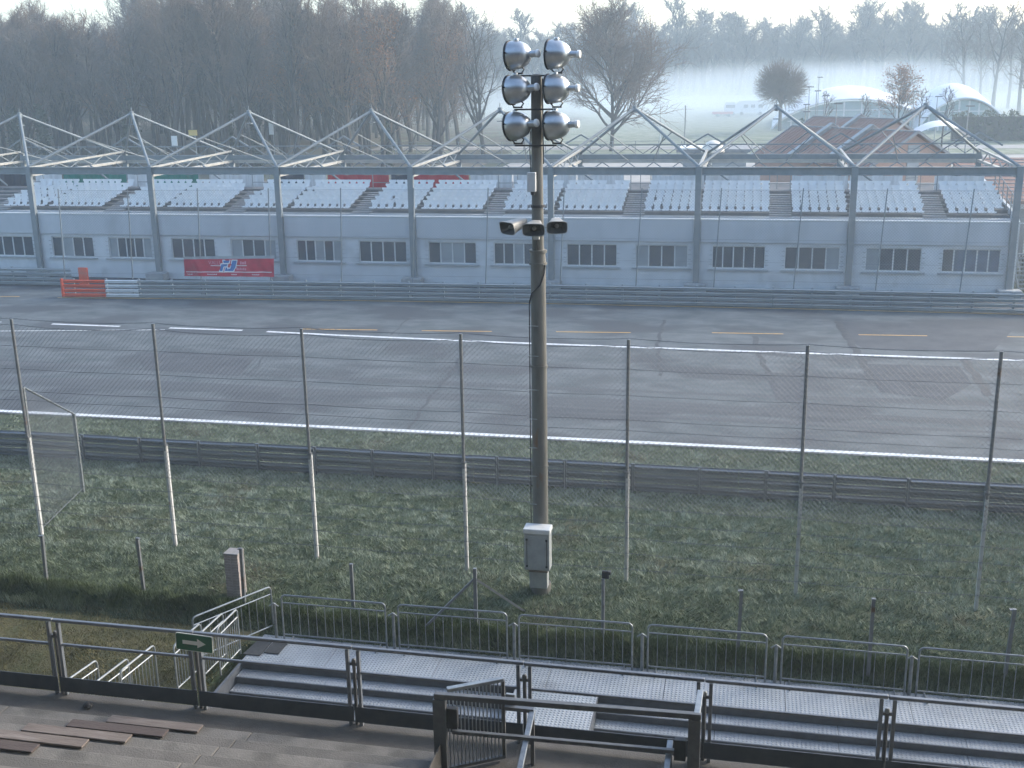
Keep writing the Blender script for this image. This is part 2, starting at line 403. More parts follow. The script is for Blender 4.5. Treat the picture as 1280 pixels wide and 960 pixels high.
def sheet(name, xs, ys, off, mat, kind='structure', smooth=True, parent=None, zf=None):
    X, Y = np.meshgrid(xs, ys)
    Z = (gz(X, Y) if zf is None else zf(X, Y)) + off
    nx, ny = len(xs), len(ys)
    i = np.arange(ny - 1)[:, None] * nx + np.arange(nx - 1)[None, :]
    Fq = np.stack([i, i + 1, i + nx + 1, i + nx], -1).reshape(-1, 4)
    return mesh_np(name, np.stack([X.ravel(), Y.ravel(), Z.ravel()], 1), Fq, mat, kind=kind, smooth=smooth, parent=parent)
def lines(*segs):
    out = []
    for a, b, st in segs: out += list(np.arange(a, b, st))
    return np.array(out + [segs[-1][1]])
gx = lines((-700, -100, 40), (-100, -32, 4), (-32, 20, 0.25), (20, 60, 4), (60, 700, 40))
gy = lines((-40, 14, 6), (14, 37, 0.2), (37, 100, 3), (100, 380, 10), (380, 760, 40))
sheet('ground', gx, gy, 0.0, 'soil')

# the track: asphalt from the white edge line to the far barrier, then the apron of the stand
flat = lambda X, Y: np.zeros_like(X)
track = sheet('track', lines((-160, 110, 5)), lines((36.1, 61.2, 1.0)), 0.035, 'asphalt', zf=flat)
sheet('apron', lines((-160, 110, 5)), lines((61.2, 66.0, 0.8)), 0.03, 'apron', zf=flat)
def strip(name, pts, wd, z, mat, parent=None):           # a painted or tarred band along a polyline on the flat track
    m = MB(); L = []; Rr = []
    for i, p in enumerate(pts):
        a, b = Vector(pts[max(i - 1, 0)]), Vector(pts[min(i + 1, len(pts) - 1)])
        d = (b - a).normalized(); n = Vector((-d[1], d[0]))
        w_ = wd[i] if isinstance(wd, (list, tuple)) else wd
        L.append((p[0] + n[0] * w_ / 2, p[1] + n[1] * w_ / 2, z)); Rr.append((p[0] - n[0] * w_ / 2, p[1] - n[1] * w_ / 2, z))
    k = len(pts)
    m.add(Rr + L, [(i, i + 1, k + i + 1, k + i) for i in range(k - 1)])
    return m.build(name, mat, parent)
def lerp_pts(pts, step=2.0):
    out = []
    for a, b in zip(pts[:-1], pts[1:]):
        n = max(1, int((Vector(b) - Vector(a)).length / step))
        out += [tuple(Vector(a).lerp(Vector(b), i / n)) for i in range(n)]
    return out + [pts[-1]]
# darker racing-line rubber, laid below the paint
for (y0, wdt, x0, x1) in ((40.6, 1.6, -90, 60), (39.2, 0.5, -30, 30), (43.0, 0.7, -60, 12)):
    pts = [(x, y0 + 0.25 * math.sin(x * 0.11 + y0)) for x in np.arange(x0, x1, 3)]
    strip('tyre_streak', pts, [wdt * (0.7 + 0.3 * math.sin(x * 0.3 + y0)) for x in np.arange(x0, x1, 3)], 0.039, 'rubber', track)
WZ = 0.047
strip('white_line', [(x, 36.36) for x in np.arange(-90, 60.1, 3)], 0.27, WZ, 'white_paint', track)
strip('white_line', lerp_pts([(-23.3, 51.05), (-19.4, 50.75), (-11, 50.35), (0, 50.15), (14, 50.1), (60, 50.1)]), 0.26, WZ, 'white_paint', track)
for a, b in (((-35.37, 51.24), (-31.43, 51.18)), ((-28.65, 51.17), (-24.66, 51.14)), ((-42.2, 51.3), (-38.4, 51.27))):
    strip('white_dash', [a, b], 0.24, WZ, 'white_paint', track)
strip('thin_white_line', lerp_pts([(-70, 47.0), (-37, 49.3), (-28.7, 50.75)]), 0.13, WZ, 'white_paint', track)
od = [(-21.78, 51.85, -17.9, 52.15), (-15.65, 52.3, -12.16, 52.6), (-9.02, 52.95, -5.41, 53.25), (-1.54, 53.75, 1.81, 53.95), (5.29, 54.25, 8.41, 54.45), (12.0, 54.75, 15.3, 54.95)]
for a in od:
    strip('yellow_dash', [a[:2], a[2:]], 0.13, WZ, 'yellow_paint', track)
GF = [(-39.2, 58.35), (-34.6, 58.75), (-22.3, 59.65), (-10, 60.2), (2, 60.4), (16, 60.45), (40, 60.45)]   # line of the far barrier
def gfy(x): return float(np.interp(x, [p[0] for p in GF], [p[1] for p in GF]))
strip('yellow_line', [(x, gfy(x) - 0.28) for x in np.arange(-39.5, 34, 2)], 0.12, WZ, 'yellow_paint', track)
strip('yellow_line', [(-60, 55.4), (-48, 57.2), (-42, 58.1)], 0.12, WZ, 'yellow_paint', track)
# tar seams and repair patches that cross the track
def seam(px, wd=0.16):
    P = [onz(x, y, 0.043) for x, y in px]
    pts = lerp_pts([(p.x, p.y) for p in P], 0.5)
    pts = [(x + 0.06 * math.sin(i * 1.7), y + 0.05 * math.cos(i * 2.3)) for i, (x, y) in enumerate(pts)]
    strip('tar_seam', pts, wd, 0.043, 'tar', track)
seam([(580, 440), (560, 470), (535, 500), (510, 538)], 0.12)
seam([(1046, 402), (1062, 425), (1080, 455), (1090, 478)], 0.34)
seam([(943, 420), (950, 445), (964, 475)], 0.26)
seam([(1205, 450), (1220, 470), (1237, 495)], 0.36)
seam([(830, 400), (822, 430), (826, 470)], 0.16)
seam([(332, 440), (322, 458), (312, 470)], 0.07)
seam([(512, 396), (500, 408), (490, 418)], 0.08)
def patch(px):
    P = [onz(x, y, 0.041) for x, y in px]
    MB().add(P, [tuple(range(len(P)))]).build('repair_patch', 'patch', track)
patch([(1048, 402), (1270, 408), (1240, 440), (1080, 436), (1066, 428)])
patch([(1082, 455), (1200, 458), (1215, 480), (1180, 500), (1100, 490)])
patch([(960, 475), (1010, 480), (1000, 505), (970, 500)])
patch([(170, 440), (320, 446), (300, 470), (180, 462)])

# ================================================================== GRASS (stuff)
def grass_mat(name='frosty_grass_blade', stops=None):
    m = bpy.data.materials.new(name); m.use_nodes = True
    t = m.node_tree; b = t.nodes['Principled BSDF']; b.inputs['Roughness'].default_value = 0.75
    b.inputs['Specular IOR Level'].default_value = 0.25
    at = t.nodes.new('ShaderNodeAttribute'); at.attribute_name = 'tint'
    r = t.nodes.new('ShaderNodeValToRGB'); e = r.color_ramp.elements
    e[0].position = 0.0; e[0].color = (0.055, 0.082, 0.018, 1)
    e[1].position = 1.0; e[1].color = (0.43, 0.49, 0.44, 1)
    k = e.new(0.30); k.color = (0.115, 0.148, 0.085, 1)
    k = e.new(0.62); k.color = (0.215, 0.265, 0.205, 1)
    if stops:
        while len(e) > 2: e.remove(e[1])
        e[0].color = (*stops[0][1], 1); e[-1].color = (*stops[2][1], 1); k = e.new(stops[1][0]); k.color = (*stops[1][1], 1)
    t.links.new(at.outputs['Fac'], r.inputs[0]); t.links.new(r.outputs[0], b.inputs['Base Color'])
    return m
MT['blade'] = grass_mat()
def blades(name, x, y, hgt, tint, label, wd=0.02, matted=True, mat='blade'):
    n = len(x)
    z = gz(x, y)
    a = vnoise(x * 2.1 + 3, y * 2.6, 5) * 9 + rng.normal(0, 1.1, n)
    lean = hgt * (0.3 + 0.9 * vnoise(x * 2.0, y * 2.2, 6) + rng.random(n) * 0.4) if matted else hgt * (0.2 + rng.random(n) * 0.5)
    b_ = rng.random(n) * 2 * np.pi
    wx, wy = np.cos(b_) * wd / 2, np.sin(b_) * wd / 2
    V = np.empty((n, 3, 3), np.float32)
    V[:, 0] = np.stack([x - wx, y - wy, z - 0.01], 1)
    V[:, 1] = np.stack([x + wx, y + wy, z - 0.01], 1)
    V[:, 2] = np.stack([x + np.cos(a) * lean, y + np.sin(a) * lean, z + hgt], 1)
    T = np.stack([tint * 0.75, tint * 0.75, np.clip(tint * 1.1, 0, 1)], 1)
    o = mesh_np(name, V.reshape(-1, 3), np.arange(n * 3).reshape(-1, 3), mat, kind='stuff', cols=T.ravel())
    return tag(o, label, 'grass')
MT['worn_blade'] = grass_mat('worn_grass_blade', ((0.0, (0.11, 0.105, 0.04)), (0.3, (0.15, 0.14, 0.062)), (1.0, (0.24, 0.21, 0.12))))
# frosted field between the walkway and the near guardrail, and the strip beyond it
N = 430000
x = rng.uniform(-27, 14, N); u = rng.random(N); y = 22.1 + (36.15 - 22.1) * (u ** 1.25)
ok = (y > bank_edge(x) - 0.05) & (np.abs(y - 31.8) > 0.12)
x, y = x[ok], y[ok]
tuft = vnoise(x * 3.2, y * 5.0, 3) * 0.45 + vnoise(x * 8.0, y * 11.5, 4) * 0.55
frost = np.clip((y - bank_edge(x) - 0.4) / 2.6, 0, 1)
big = vnoise(x * 0.28, y * 0.5, 8)
tint = np.clip(frost * (0.36 + 0.46 * tuft ** 1.1 + 0.08 * (big - 0.45)) + (1 - frost) * (0.14 + 0.30 * tuft) + rng.normal(0, 0.08, len(x)), 0.02, 1)
hg = 0.025 + 0.095 * tuft ** 1.4 + 0.02 * rng.random(len(x))
blades('frosty_grass', x, y, hg, tint, 'frosted tufted grass field between tall mesh fence and track')
# longer unfrosted grass on the little bank, shade of its upper face tinted in
N = 60000
x = rng.uniform(-27, 12, N); e = bank_edge(x); y = e - 0.5 + rng.random(N) ** 0.8 * 0.75
hg = 0.05 + 0.19 * vnoise(x * 3.2, y * 4, 12) ** 1.5 + 0.05 * rng.random(N)
blades('bank_grass', x, y, hg, np.clip(0.20 * vnoise(x * 3, y * 3, 13) + 0.08 * rng.random(N) + 0.30 * np.clip((e - 0.22 - y) / 0.25, 0, 1), 0, 1), 'longer green grass tinted dark as shade on the low bank behind crowd barriers', matted=False)
# worn yellowish grass left of the walkway
sheet('worn_turf', lines((-30, -10.7, 0.4)), lines((14.0, 22.0, 0.4)), 0.008, 'worn')
N = 110000
x = rng.uniform(-24, -10.75, N); y = rng.uniform(15.6, 22.9, N); ok = (y < bank_edge(x) - 0.3); x, y = x[ok], y[ok]
blades('worn_grass', x, y, 0.025 + 0.07 * vnoise(x * 2, y * 2, 14), np.clip(1.1 * vnoise(x * 1.5, y * 1.5, 15) * rng.random(len(x)), 0, 1), 'short worn brownish green grass left of the walkway', wd=0.018, mat='worn_blade')

# ================================================================== GUARDRAILS
def wbeam(h=0.31, d=0.075, t=0.006):                      # corrugated rail profile in (y, z), bulging to -y
    z = [0, 0.12, 0.22, 0.36, 0.44, 0.56, 0.64, 0.78, 0.88, 1.0]
    y = [0, 0, -1, -1, -0.25, -0.25, -1, -1, 0, 0]
    f = [(yy * d, zz * h) for yy, zz in zip(y, z)]
    return f + [(yy + t + 0.004, zz) for yy, zz in reversed(f)]
def rail_mesh(L, h, name, mat, d=0.075):
    m = MB(); m.prism(wbeam(h, d), 0, L); o = m.build(name, mat); return o
gn = root('near_guardrail', (-30, 31.8, 0), 'dark triple-rail steel guardrail running along the grass beside the track', 'guardrail')
proto = rail_mesh(3.985, 0.275, 'rail', 'guard', d=0.10); me_rail = proto.data
bpy.data.objects.remove(proto)
for k in range(13):
    for j in range(3):
        o = bpy.data.objects.new('rail', me_rail); col.objects.link(o); o.parent = gn
        o.location = (k * 4.0 - 2, 0.0, -0.02 + j * 0.305 + 0.006 * math.sin(k * 3 + j)); o.rotation_euler = (0.015 * math.sin(k * 2.1 + j), 0, 0)
pm = MB(); pm.box((0, -0.10, 0.42), (0.10, 0.05, 0.96)); pm.box((0, -0.165, 0.42), (0.012, 0.08, 0.9)); pp_ = pm.build('post', 'guard')
me_post = pp_.data; bpy.data.objects.remove(pp_)
for k in range(26):
    o = bpy.data.objects.new('post', me_post); col.objects.link(o); o.parent = gn; o.location = (k * 2.0 - 1.2 + 0.1 * math.sin(k), 0, 0)

def far_rails(rootob, pts, nb, h, mats, z0=0.06):
    """rails bolted along a polyline; mats(x) picks the paint"""
    cache = {}
    for (ax, ay), (bx, by) in zip(pts[:-1], pts[1:]):
        L = math.hypot(bx - ax, by - ay); mt = mats((ax + bx) / 2)
        for j in range(nb):
            m = MB(); m.prism(wbeam(h, 0.11), 0, L - 0.015)
            o = m.build('rail', mt); o.parent = rootob
            o.location = Vector((ax, ay, z0 + j * (h + 0.07))) - ORG[rootob.name]; o.rotation_euler = (0, 0, math.atan2(by - ay, bx - ax))
    return rootob
gr = root('pit_wall_guardrail', (-39.2, 58.35, 0), 'long pale four-rail guardrail in front of the grandstand with orange-red end', 'guardrail')
xs_ = [-39.2, -36.6, -34.6] + [-30.6 + 4 * i for i in range(15)]
def gmat(xm): return 'guard_red' if xm < -36.7 else ('guard_white' if xm < -34.7 else 'guard_far')
far_rails(gr, [(x_, gfy(x_)) for x_ in xs_], 4, 0.20, gmat)
for i, x_ in enumerate(np.arange(-38.6, 26, 2.0)):
    MB().box((x_, gfy(x_) + 0.09, 0.57), (0.1, 0.12, 1.12)).build('post', 'guard_far', gr)
MB().box((-39.28, 58.34, 0.6), (0.10, 0.16, 1.06)).build('end_plate', 'guard_red', gr)
g3 = root('pit_exit_guardrail', (-60, 60.6, 0), 'separate pale guardrail with a red end behind the orange-red barrier end', 'guardrail')
pts3 = [(-60, 61.2), (-56, 61.35), (-52, 61.5), (-48, 61.65), (-44, 61.8), (-40.9, 61.9)]
far_rails(g3, pts3, 4, 0.21, lambda xm: 'guard_far')
MB().box((-40.15, 61.95, 0.60), (0.6, 0.16, 1.15)).build('end_block', 'guard_red', g3, bevel=0.03)
for x_ in np.arange(-59, -41, 2.0):
    MB().box((x_, 61.9 - (-41 - x_) * 0.037 + 0.1, 0.6), (0.1, 0.1, 1.15)).build('post', 'guard_far', g3)

# ================================================================== TALL MESH FENCE
fr = root('mesh_fence', (-18.83, 25.6, 0), 'tall chain-link fence with pale lower posts and wires in front of track', 'fence')
def fY(x): return 25.6 - 0.041 * (x + 18.83) / 4.05
FX = [-18.83 + 4.05 * i for i in range(-2, 9)]
FX = [v for v in FX if -27.5 < v < 15]
for i, fx in enumerate(FX):
    y_ = fY(fx); g = gz1(fx, y_)
    tl = (0.03, 0.0, -0.02, 0.015, 0.0, 0.02, 0.0, -0.02, 0.0)[i % 9]
    lo = MB(); lo.bar((fx, y_, g - 0.1), (fx + tl * 0.3, y_, 2.95), 0.062, 0.062, up=(0, 1, 0)); lo.box((fx + 0.045, y_ + 0.03, 1.4), (0.012, 0.075, 2.9))
    lo.build('lower_post', 'post_pale', fr)
    up_ = MB(); up_.path([(fx + tl * 0.3, y_, 2.72), (fx + tl, y_, 6.13)], 0.042, 8); up_.build('upper_post', 'post_dark', fr, smooth=True)
    MB().box((fx + tl * 0.3, y_, 2.86), (0.11, 0.11, 0.05)).build('clamp', 'post_dark', fr)
def wire(z, r=0.006, sag=0.02, barbed=False):
    m = MB()
    x0, x1 = FX[0], FX[-1]
    pts = []
    n = int((x1 - x0) / 0.45)
    for k in range(n + 1):
        xx = x0 + (x1 - x0) * k / n
        ph = ((xx - x0) / 4.05) % 1
        pts.append((xx, fY(xx) - 0.05, z - sag * 4 * ph * (1 - ph) + 0.004 * math.sin(k * 1.3 + z * 7)))
    m.path(pts, r, 4)
    if barbed:
        for k in range(0, n * 3):
            xx = x0 + (x1 - x0) * k / (n * 3); ph = ((xx - x0) / 4.05) % 1; zz = z - sag * 4 * ph * (1 - ph)
            m.bar((xx - 0.02, fY(xx) - 0.08, zz - 0.03), (xx + 0.02, fY(xx) - 0.02, zz + 0.03), 0.006, 0.006)
    m.build('wire', 'wire', fr)
wire(6.16, 0.006, 0.06, True); wire(6.0, 0.006, 0.09, True)
for z_ in (5.42, 4.79, 4.19, 3.93, 2.9): wire(z_, 0.0055)
for z_ in (1.99, 1.59, 1.19, 0.79, 0.38): wire(z_, 0.0055, 0.03, True)
# chain link: crossed wires, each a thin prism
def chainlink(P, pitch, z0f, z1f, Lx, r):
    """P(s, z) -> point; wires at +-45 degrees clipped to 0..Lx, z0..z1"""
    V = []; Fq = []
    H = z1f - z0f
    for sgn in (1, -1):
        c = -H
        while c < Lx:
            s0, s1 = c, c + H
            a0, a1 = max(s0, 0), min(s1, Lx)
            if a1 > a0:
                za, zb = (z0f + (a0 - c), z0f + (a1 - c)) if sgn > 0 else (z1f - (a0 - c), z1f - (a1 - c))
                p, q = P(a0, za), P(a1, zb); b = len(V)
                for pt in (p, q):
                    V.append((pt[0] - r * 0.7 * sgn, pt[1], pt[2] + r * 0.7)); V.append((pt[0] + r * 0.7 * sgn, pt[1], pt[2] - r * 0.7)); V.append((pt[0], pt[1] - r, pt[2]))
                for k in range(3):
                    k2 = (k + 1) % 3; Fq.append((b + k, b + k2, b + 3 + k2, b + 3 + k))
            c += pitch
    return V, Fq
o0 = ORG[fr.name]
V, Fq = chainlink(lambda s, z: (FX[0] + s - o0[0], fY(FX[0] + s) - 0.06 - o0[1], z), 0.125, 1.95, 5.95, FX[-1] - FX[0], 0.0034)
mesh_np('chain_link', V, Fq, 'mesh_wire', parent=fr, kind='stuff')
# wing of mesh that closes the gap towards the guardrail
b0 = onz(104, 615, 0.0); b0.z = gz1(b0.x, b0.y)
wg = root('fence_wing', (b0.x, b0.y, 0), 'small chain-link wing panel standing between tall fence and near guardrail', 'fence panel')
a0 = Vector((-18.95, 25.85, 0))
tA, tB = Vector((a0.x, a0.y, 4.2)), Vector((b0.x, b0.y, 2.5))
MB().bar((b0.x, b0.y, -0.05), tB, 0.10, 0.07, up=(0, 1, 0)).build('post', 'galv', wg)
MB().bar((a0.x, a0.y, -0.05), tA, 0.06, 0.06, up=(0, 1, 0)).build('post', 'galv', wg)
MB().path([tA, tB], 0.028, 6).build('top_rail', 'galv', wg)
MB().path([(a0.x, a0.y, 0.12), (b0.x, b0.y, 0.12)], 0.010, 6).build('bottom_wire', 'wire', wg)
V = []; Fq = []
Lw = (b0 - a0).length
for sgn in (1, -1):
    for k in range(-40, 80):
        seg = []
        for i in range(41):
            s_ = i / 40; xx = s_ * Lw; z_ = (k * 0.11 + xx) if sgn > 0 else (k * 0.11 - xx + 0.3)
            top = tA.z + (tB.z - tA.z) * s_
            if 0.12 <= z_ <= top: seg.append((s_, z_))
        if len(seg) > 1:
            base = len(V)
            for s_, z_ in (seg[0], seg[-1]):
                p = a0.lerp(b0, s_); p = Vector((p.x, p.y, z_)) - Vector((b0.x, b0.y, 0))
                V += [(p.x, p.y, p.z + 0.004), (p.x + 0.004, p.y, p.z - 0.003), (p.x - 0.004, p.y, p.z - 0.003)]
            for q in range(3): Fq.append((base + q, base + (q + 1) % 3, base + 3 + (q + 1) % 3, base + 3 + q))
mesh_np('chain_link', V, Fq, 'mesh_wire', parent=wg, kind='stuff')

# ================================================================== SHORT DARK POSTS, BRICK PILLAR
SP = [(-16.94, 23.0, 1.24), (-14.2, 22.9, 1.41), (-11.38, 22.55, 1.5), (-8.80, 22.95, 1.12), (-5.73, 22.6, 1.4), (-2.81, 22.45, 1.55), (0.12, 22.35, 1.47), (2.80, 22.1, 1.62), (5.50, 22.3, 1.52), (8.3, 22.3, 1.5)]
for i, (x_, y_, t_) in enumerate(SP):
    z_ = gz1(x_, y_)
    if i == 4:
        r_ = root('braced_post', (x_, y_, z_), 'dark steel post with two slanting braces behind the crowd barriers', 'post')
        MB().box((x_, y_, (z_ + t_) / 2 - 0.05), (0.075, 0.075, t_ - z_ + 0.1)).build('upright', 'post_dark', r_)
        MB().bar((x_ - 0.03, y_, t_ - 0.27), (x_ - 1.25, y_ - 0.35, z_ - 0.15), 0.05, 0.05).build('brace', 'post_dark', r_)
        MB().bar((x_ + 0.03, y_, t_ - 0.27), (x_ + 0.95, y_ + 0.9, z_ - 0.05), 0.05, 0.05).build('brace', 'post_dark', r_)
    elif i == 5:
        r_ = root('clamp_post', (x_, y_, z_), 'dark steel post with a black clamp on top beside the light mast', 'post')
        MB().path([(x_, y_, z_ - 0.1), (x_, y_, t_ - 0.1)], 0.04, 8).build('upright', 'post_dark', r_, smooth=True)
        MB().box((x_ + 0.05, y_, t_ + 0.0), (0.16, 0.07, 0.18)).build('clamp', 'black', r_, bevel=0.02)
        MB().box((x_ + 0.14, y_, t_ + 0.05), (0.05, 0.10, 0.07)).build('lug', 'black', r_)
    else:
        m = MB(); m.bar((x_, y_, z_ - 0.1), (x_ + (0.05, -0.02, 0.03, 0.0)[i % 4], y_, t_), 0.07, 0.07, up=(0, 1, 0)); m.box((x_, y_, t_ - 0.02), (0.085, 0.085, 0.02))
        tag(m.build('fence_post', 'post_dark'), 'plain dark steel post standing in the grass behind the crowd barriers', 'post', 'dark posts along the grass bank')
bx_, by_ = -11.80, 23.05
bz = gz1(bx_, by_)
bp_ = root('brick_pillar', (bx_, by_, bz), 'short square pale brick pillar in the grass at the walkway end', 'pillar')
MB().box((bx_, by_, bz + 0.55), (0.33, 0.33, 1.16)).build('core', 'mortar', bp_)
m = MB(); m.box((0, 0, 0), (0.165, 0.10, 0.058)); bk = m.build('brick', 'brick'); mk = bk.data
bpy.data.objects.remove(bk)
for c_ in range(16):
    for side in range(4):
        for k in range(2):
            off = (-0.088 if k == 0 else 0.088) + (0.0 if c_ % 2 else 0.0)
            if c_ % 2 and k == 1 and side in (0, 2): pass
            dx, dy = off, -0.125
            a = side * math.pi / 2
            o = bpy.data.objects.new('brick', mk); col.objects.link(o); o.parent = bp_
            o.location = (dx * math.cos(a) - dy * math.sin(a), dx * math.sin(a) + dy * math.cos(a), 0.06 + c_ * 0.069 + (side % 2) * 0.004)
            o.rotation_euler = (0, 0, a + random.uniform(-0.02, 0.02))
MB().box((bx_, by_, bz + 1.15), (0.37, 0.37, 0.05)).build('cap', 'mortar', bp_, bevel=0.01)
# ================================================================== LIGHT MAST
PX, PY = -4.59, 24.6
pz = gz1(PX, PY)
mast = root('light_mast', (PX, PY, pz), 'tall weathered grey steel light mast standing in the frosty grass', 'light mast')
MB().path([(PX, PY, pz - 0.2), (PX, PY, 4.2), (PX, PY, 8.05)], [0.19, 0.18, 0.17], 20).build('lower_tube', 'pole', mast, smooth=True)
MB().path([(PX, PY, 8.0), (PX, PY, 12.05)], [0.135, 0.118], 20).build('upper_tube', 'pole', mast, smooth=True)
MB().lathe([(0, 0.172), (0.0, 0.205), (0.05, 0.205), (0.055, 0.18), (0.27, 0.165), (0.275, 0.20), (0.33, 0.20), (0.33, 0.13)], (PX, PY, 7.98), n=20).build('sleeve', 'pole', mast, smooth=True)
for z_ in (9.25, 5.6, 3.2):
    r_ = 0.155 if z_ > 8 else 0.195
    MB().lathe([(0, 0.1), (0, r_), (0.06, r_), (0.06, 0.1)], (PX, PY, z_), n=18).build('band', 'black' if z_ > 8 else 'pole', mast, smooth=True)
# climbing cable held by clips on the left of the tube
cab = MB(); cab.path([(PX - 0.215, PY - 0.06, 1.75), (PX - 0.21, PY - 0.06, 4.0), (PX - 0.20, PY - 0.06, 7.1)], 0.012, 6)
cab.path([(PX - 0.20, PY - 0.06, 7.1), (PX - 0.12, PY - 0.17, 7.35), (PX + 0.08, PY - 0.18, 7.55), (PX + 0.16, PY - 0.12, 7.8), (PX + 0.17, PY - 0.06, 8.0)], 0.018, 6)
cab.build('cable', 'black', mast)
MB().path([(PX + 0.15, PY - 0.05, 10.2), (PX + 0.145, PY - 0.05, 11.0), (PX + 0.14, PY - 0.04, 12.0)], 0.014, 6).build('cable', 'black', mast)
MB().path([(PX - 0.13, PY - 0.05, 9.95), (PX - 0.15, PY - 0.05, 10.5), (PX - 0.13, PY - 0.05, 10.9)], 0.012, 6).build('cable', 'black', mast)
for z_ in (2.3, 3.0, 3.7, 4.4, 5.1, 5.9, 6.6):
    MB().box((PX - 0.10, PY - 0.17, z_), (0.24, 0.012, 0.018)).build('clip', 'galv_pale', mast)
for z_ in (12.06, 11.36, 10.60):
    MB().box((PX, PY - 0.03 if z_ > 12 else PY - 0.145, z_), (0.92, 0.06, 0.035)).build('cross_arm', 'black', mast)
    if z_ > 12: MB().lathe([(0, 0.13), (0.02, 0.13), (0.05, 0.06), (0.05, 0.01)], (PX, PY, 12.045), n=16).build('top_plate', 'pole', mast, smooth=True)
# six spun-aluminium floodlights
def floodlight(loc, ang, tilt, label):
    L = root('floodlight', loc, label, 'floodlight', 'floodlights on the mast')
    x0, y0, z0 = loc
    ax = Vector((-math.cos(ang) * math.cos(tilt), math.sin(ang) * math.cos(tilt), -math.sin(tilt)))
    c = Vector((x0, y0, z0 + 0.40))
    prof = [(-0.285, 0.04), (-0.272, 0.10), (-0.24, 0.165), (-0.18, 0.225), (-0.10, 0.268), (-0.01, 0.292), (0.08, 0.302), (0.16, 0.300), (0.20, 0.290)]
    MB().lathe(prof, c, ax, n=32).build('reflector', 'lamp_alu', L, smooth=True)
    rim = MB(); rim.lathe([(0.19, 0.285), (0.185, 0.318), (0.215, 0.318), (0.222, 0.285)], c, ax, n=32)
    rm = rim.build('rim', 'black', L, smooth=True)
    MB().lathe([(0.205, 0.286), (0.235, 0.2), (0.245, 0.02)], c, ax, n=28).build('lens', 'lamp_glass', L, smooth=True)
    MB().lathe([(-0.27, 0.075), (-0.40, 0.068), (-0.44, 0.066)], c, ax, n=18).build('neck', 'lamp_alu', L, smooth=True)
    MB().lathe([(-0.43, 0.062), (-0.44, 0.085), (-0.475, 0.088), (-0.50, 0.075), (-0.51, 0.03)], c, ax, n=18).build('end_cap', 'white_cap', L, smooth=True)
    up = Vector((0, 0, 1)); up = (up - ax * up.dot(ax)).normalized(); sdv = ax.cross(up)
    MB().lathe([(0, 0.06), (0.035, 0.055), (0.045, 0.03)], c + up * 0.305 + ax * 0.03, up, n=12).build('vent', 'lamp_alu', L, smooth=True)
    for k in range(3):
        t = k * 2.1 + 0.7
        p = c + ax * 0.17 + (up * math.cos(t) + sdv * math.sin(t)) * 0.325
        MB().box(p, (0.05, 0.04, 0.03)).build('latch', 'black', L)
    # fork-shaped yoke down to the cross arm
    for sx, zt in ((0.10, -0.24), (-0.17, -0.19)):
        top = c - ax * (0.0 + sx) * 1.0 + Vector((0, -0.05, zt)) - Vector((sx * 0.2, 0, 0))
        MB().path([top, Vector((x0 - (-1 if sx < 0 else 1) * -0.03 + (0.10 if sx > 0 else -0.10), y0 - 0.03, z0 + 0.10)), Vector((x0 + (0.07 if sx > 0 else -0.07), y0 - 0.02, z0 + 0.02))], 0.016, 6).build('yoke', 'black', L)
    MB().box((x0, y0, z0 + 0.02), (0.20, 0.07, 0.035)).build('foot', 'black', L)
    return L
k = 0
for zi, z_ in enumerate((12.09, 11.385, 10.625)):
    for si, sx in enumerate((-0.385, 0.47)):
        row = ('top', 'middle', 'lowest')[zi]; side = ('above the single speaker turned aside', 'on the cable side of the mast')[si]
        floodlight((PX + sx, PY - 0.03 if zi == 0 else PY - 0.145, z_), R(14 + 3 * zi - 6 * si), R(3 - 4 * si + zi * 2), 'silver bowl floodlight on the %s cross arm of the mast, %s' % (row, 'white cap beside the tube' if si == 0 else 'cap away from the tube'))
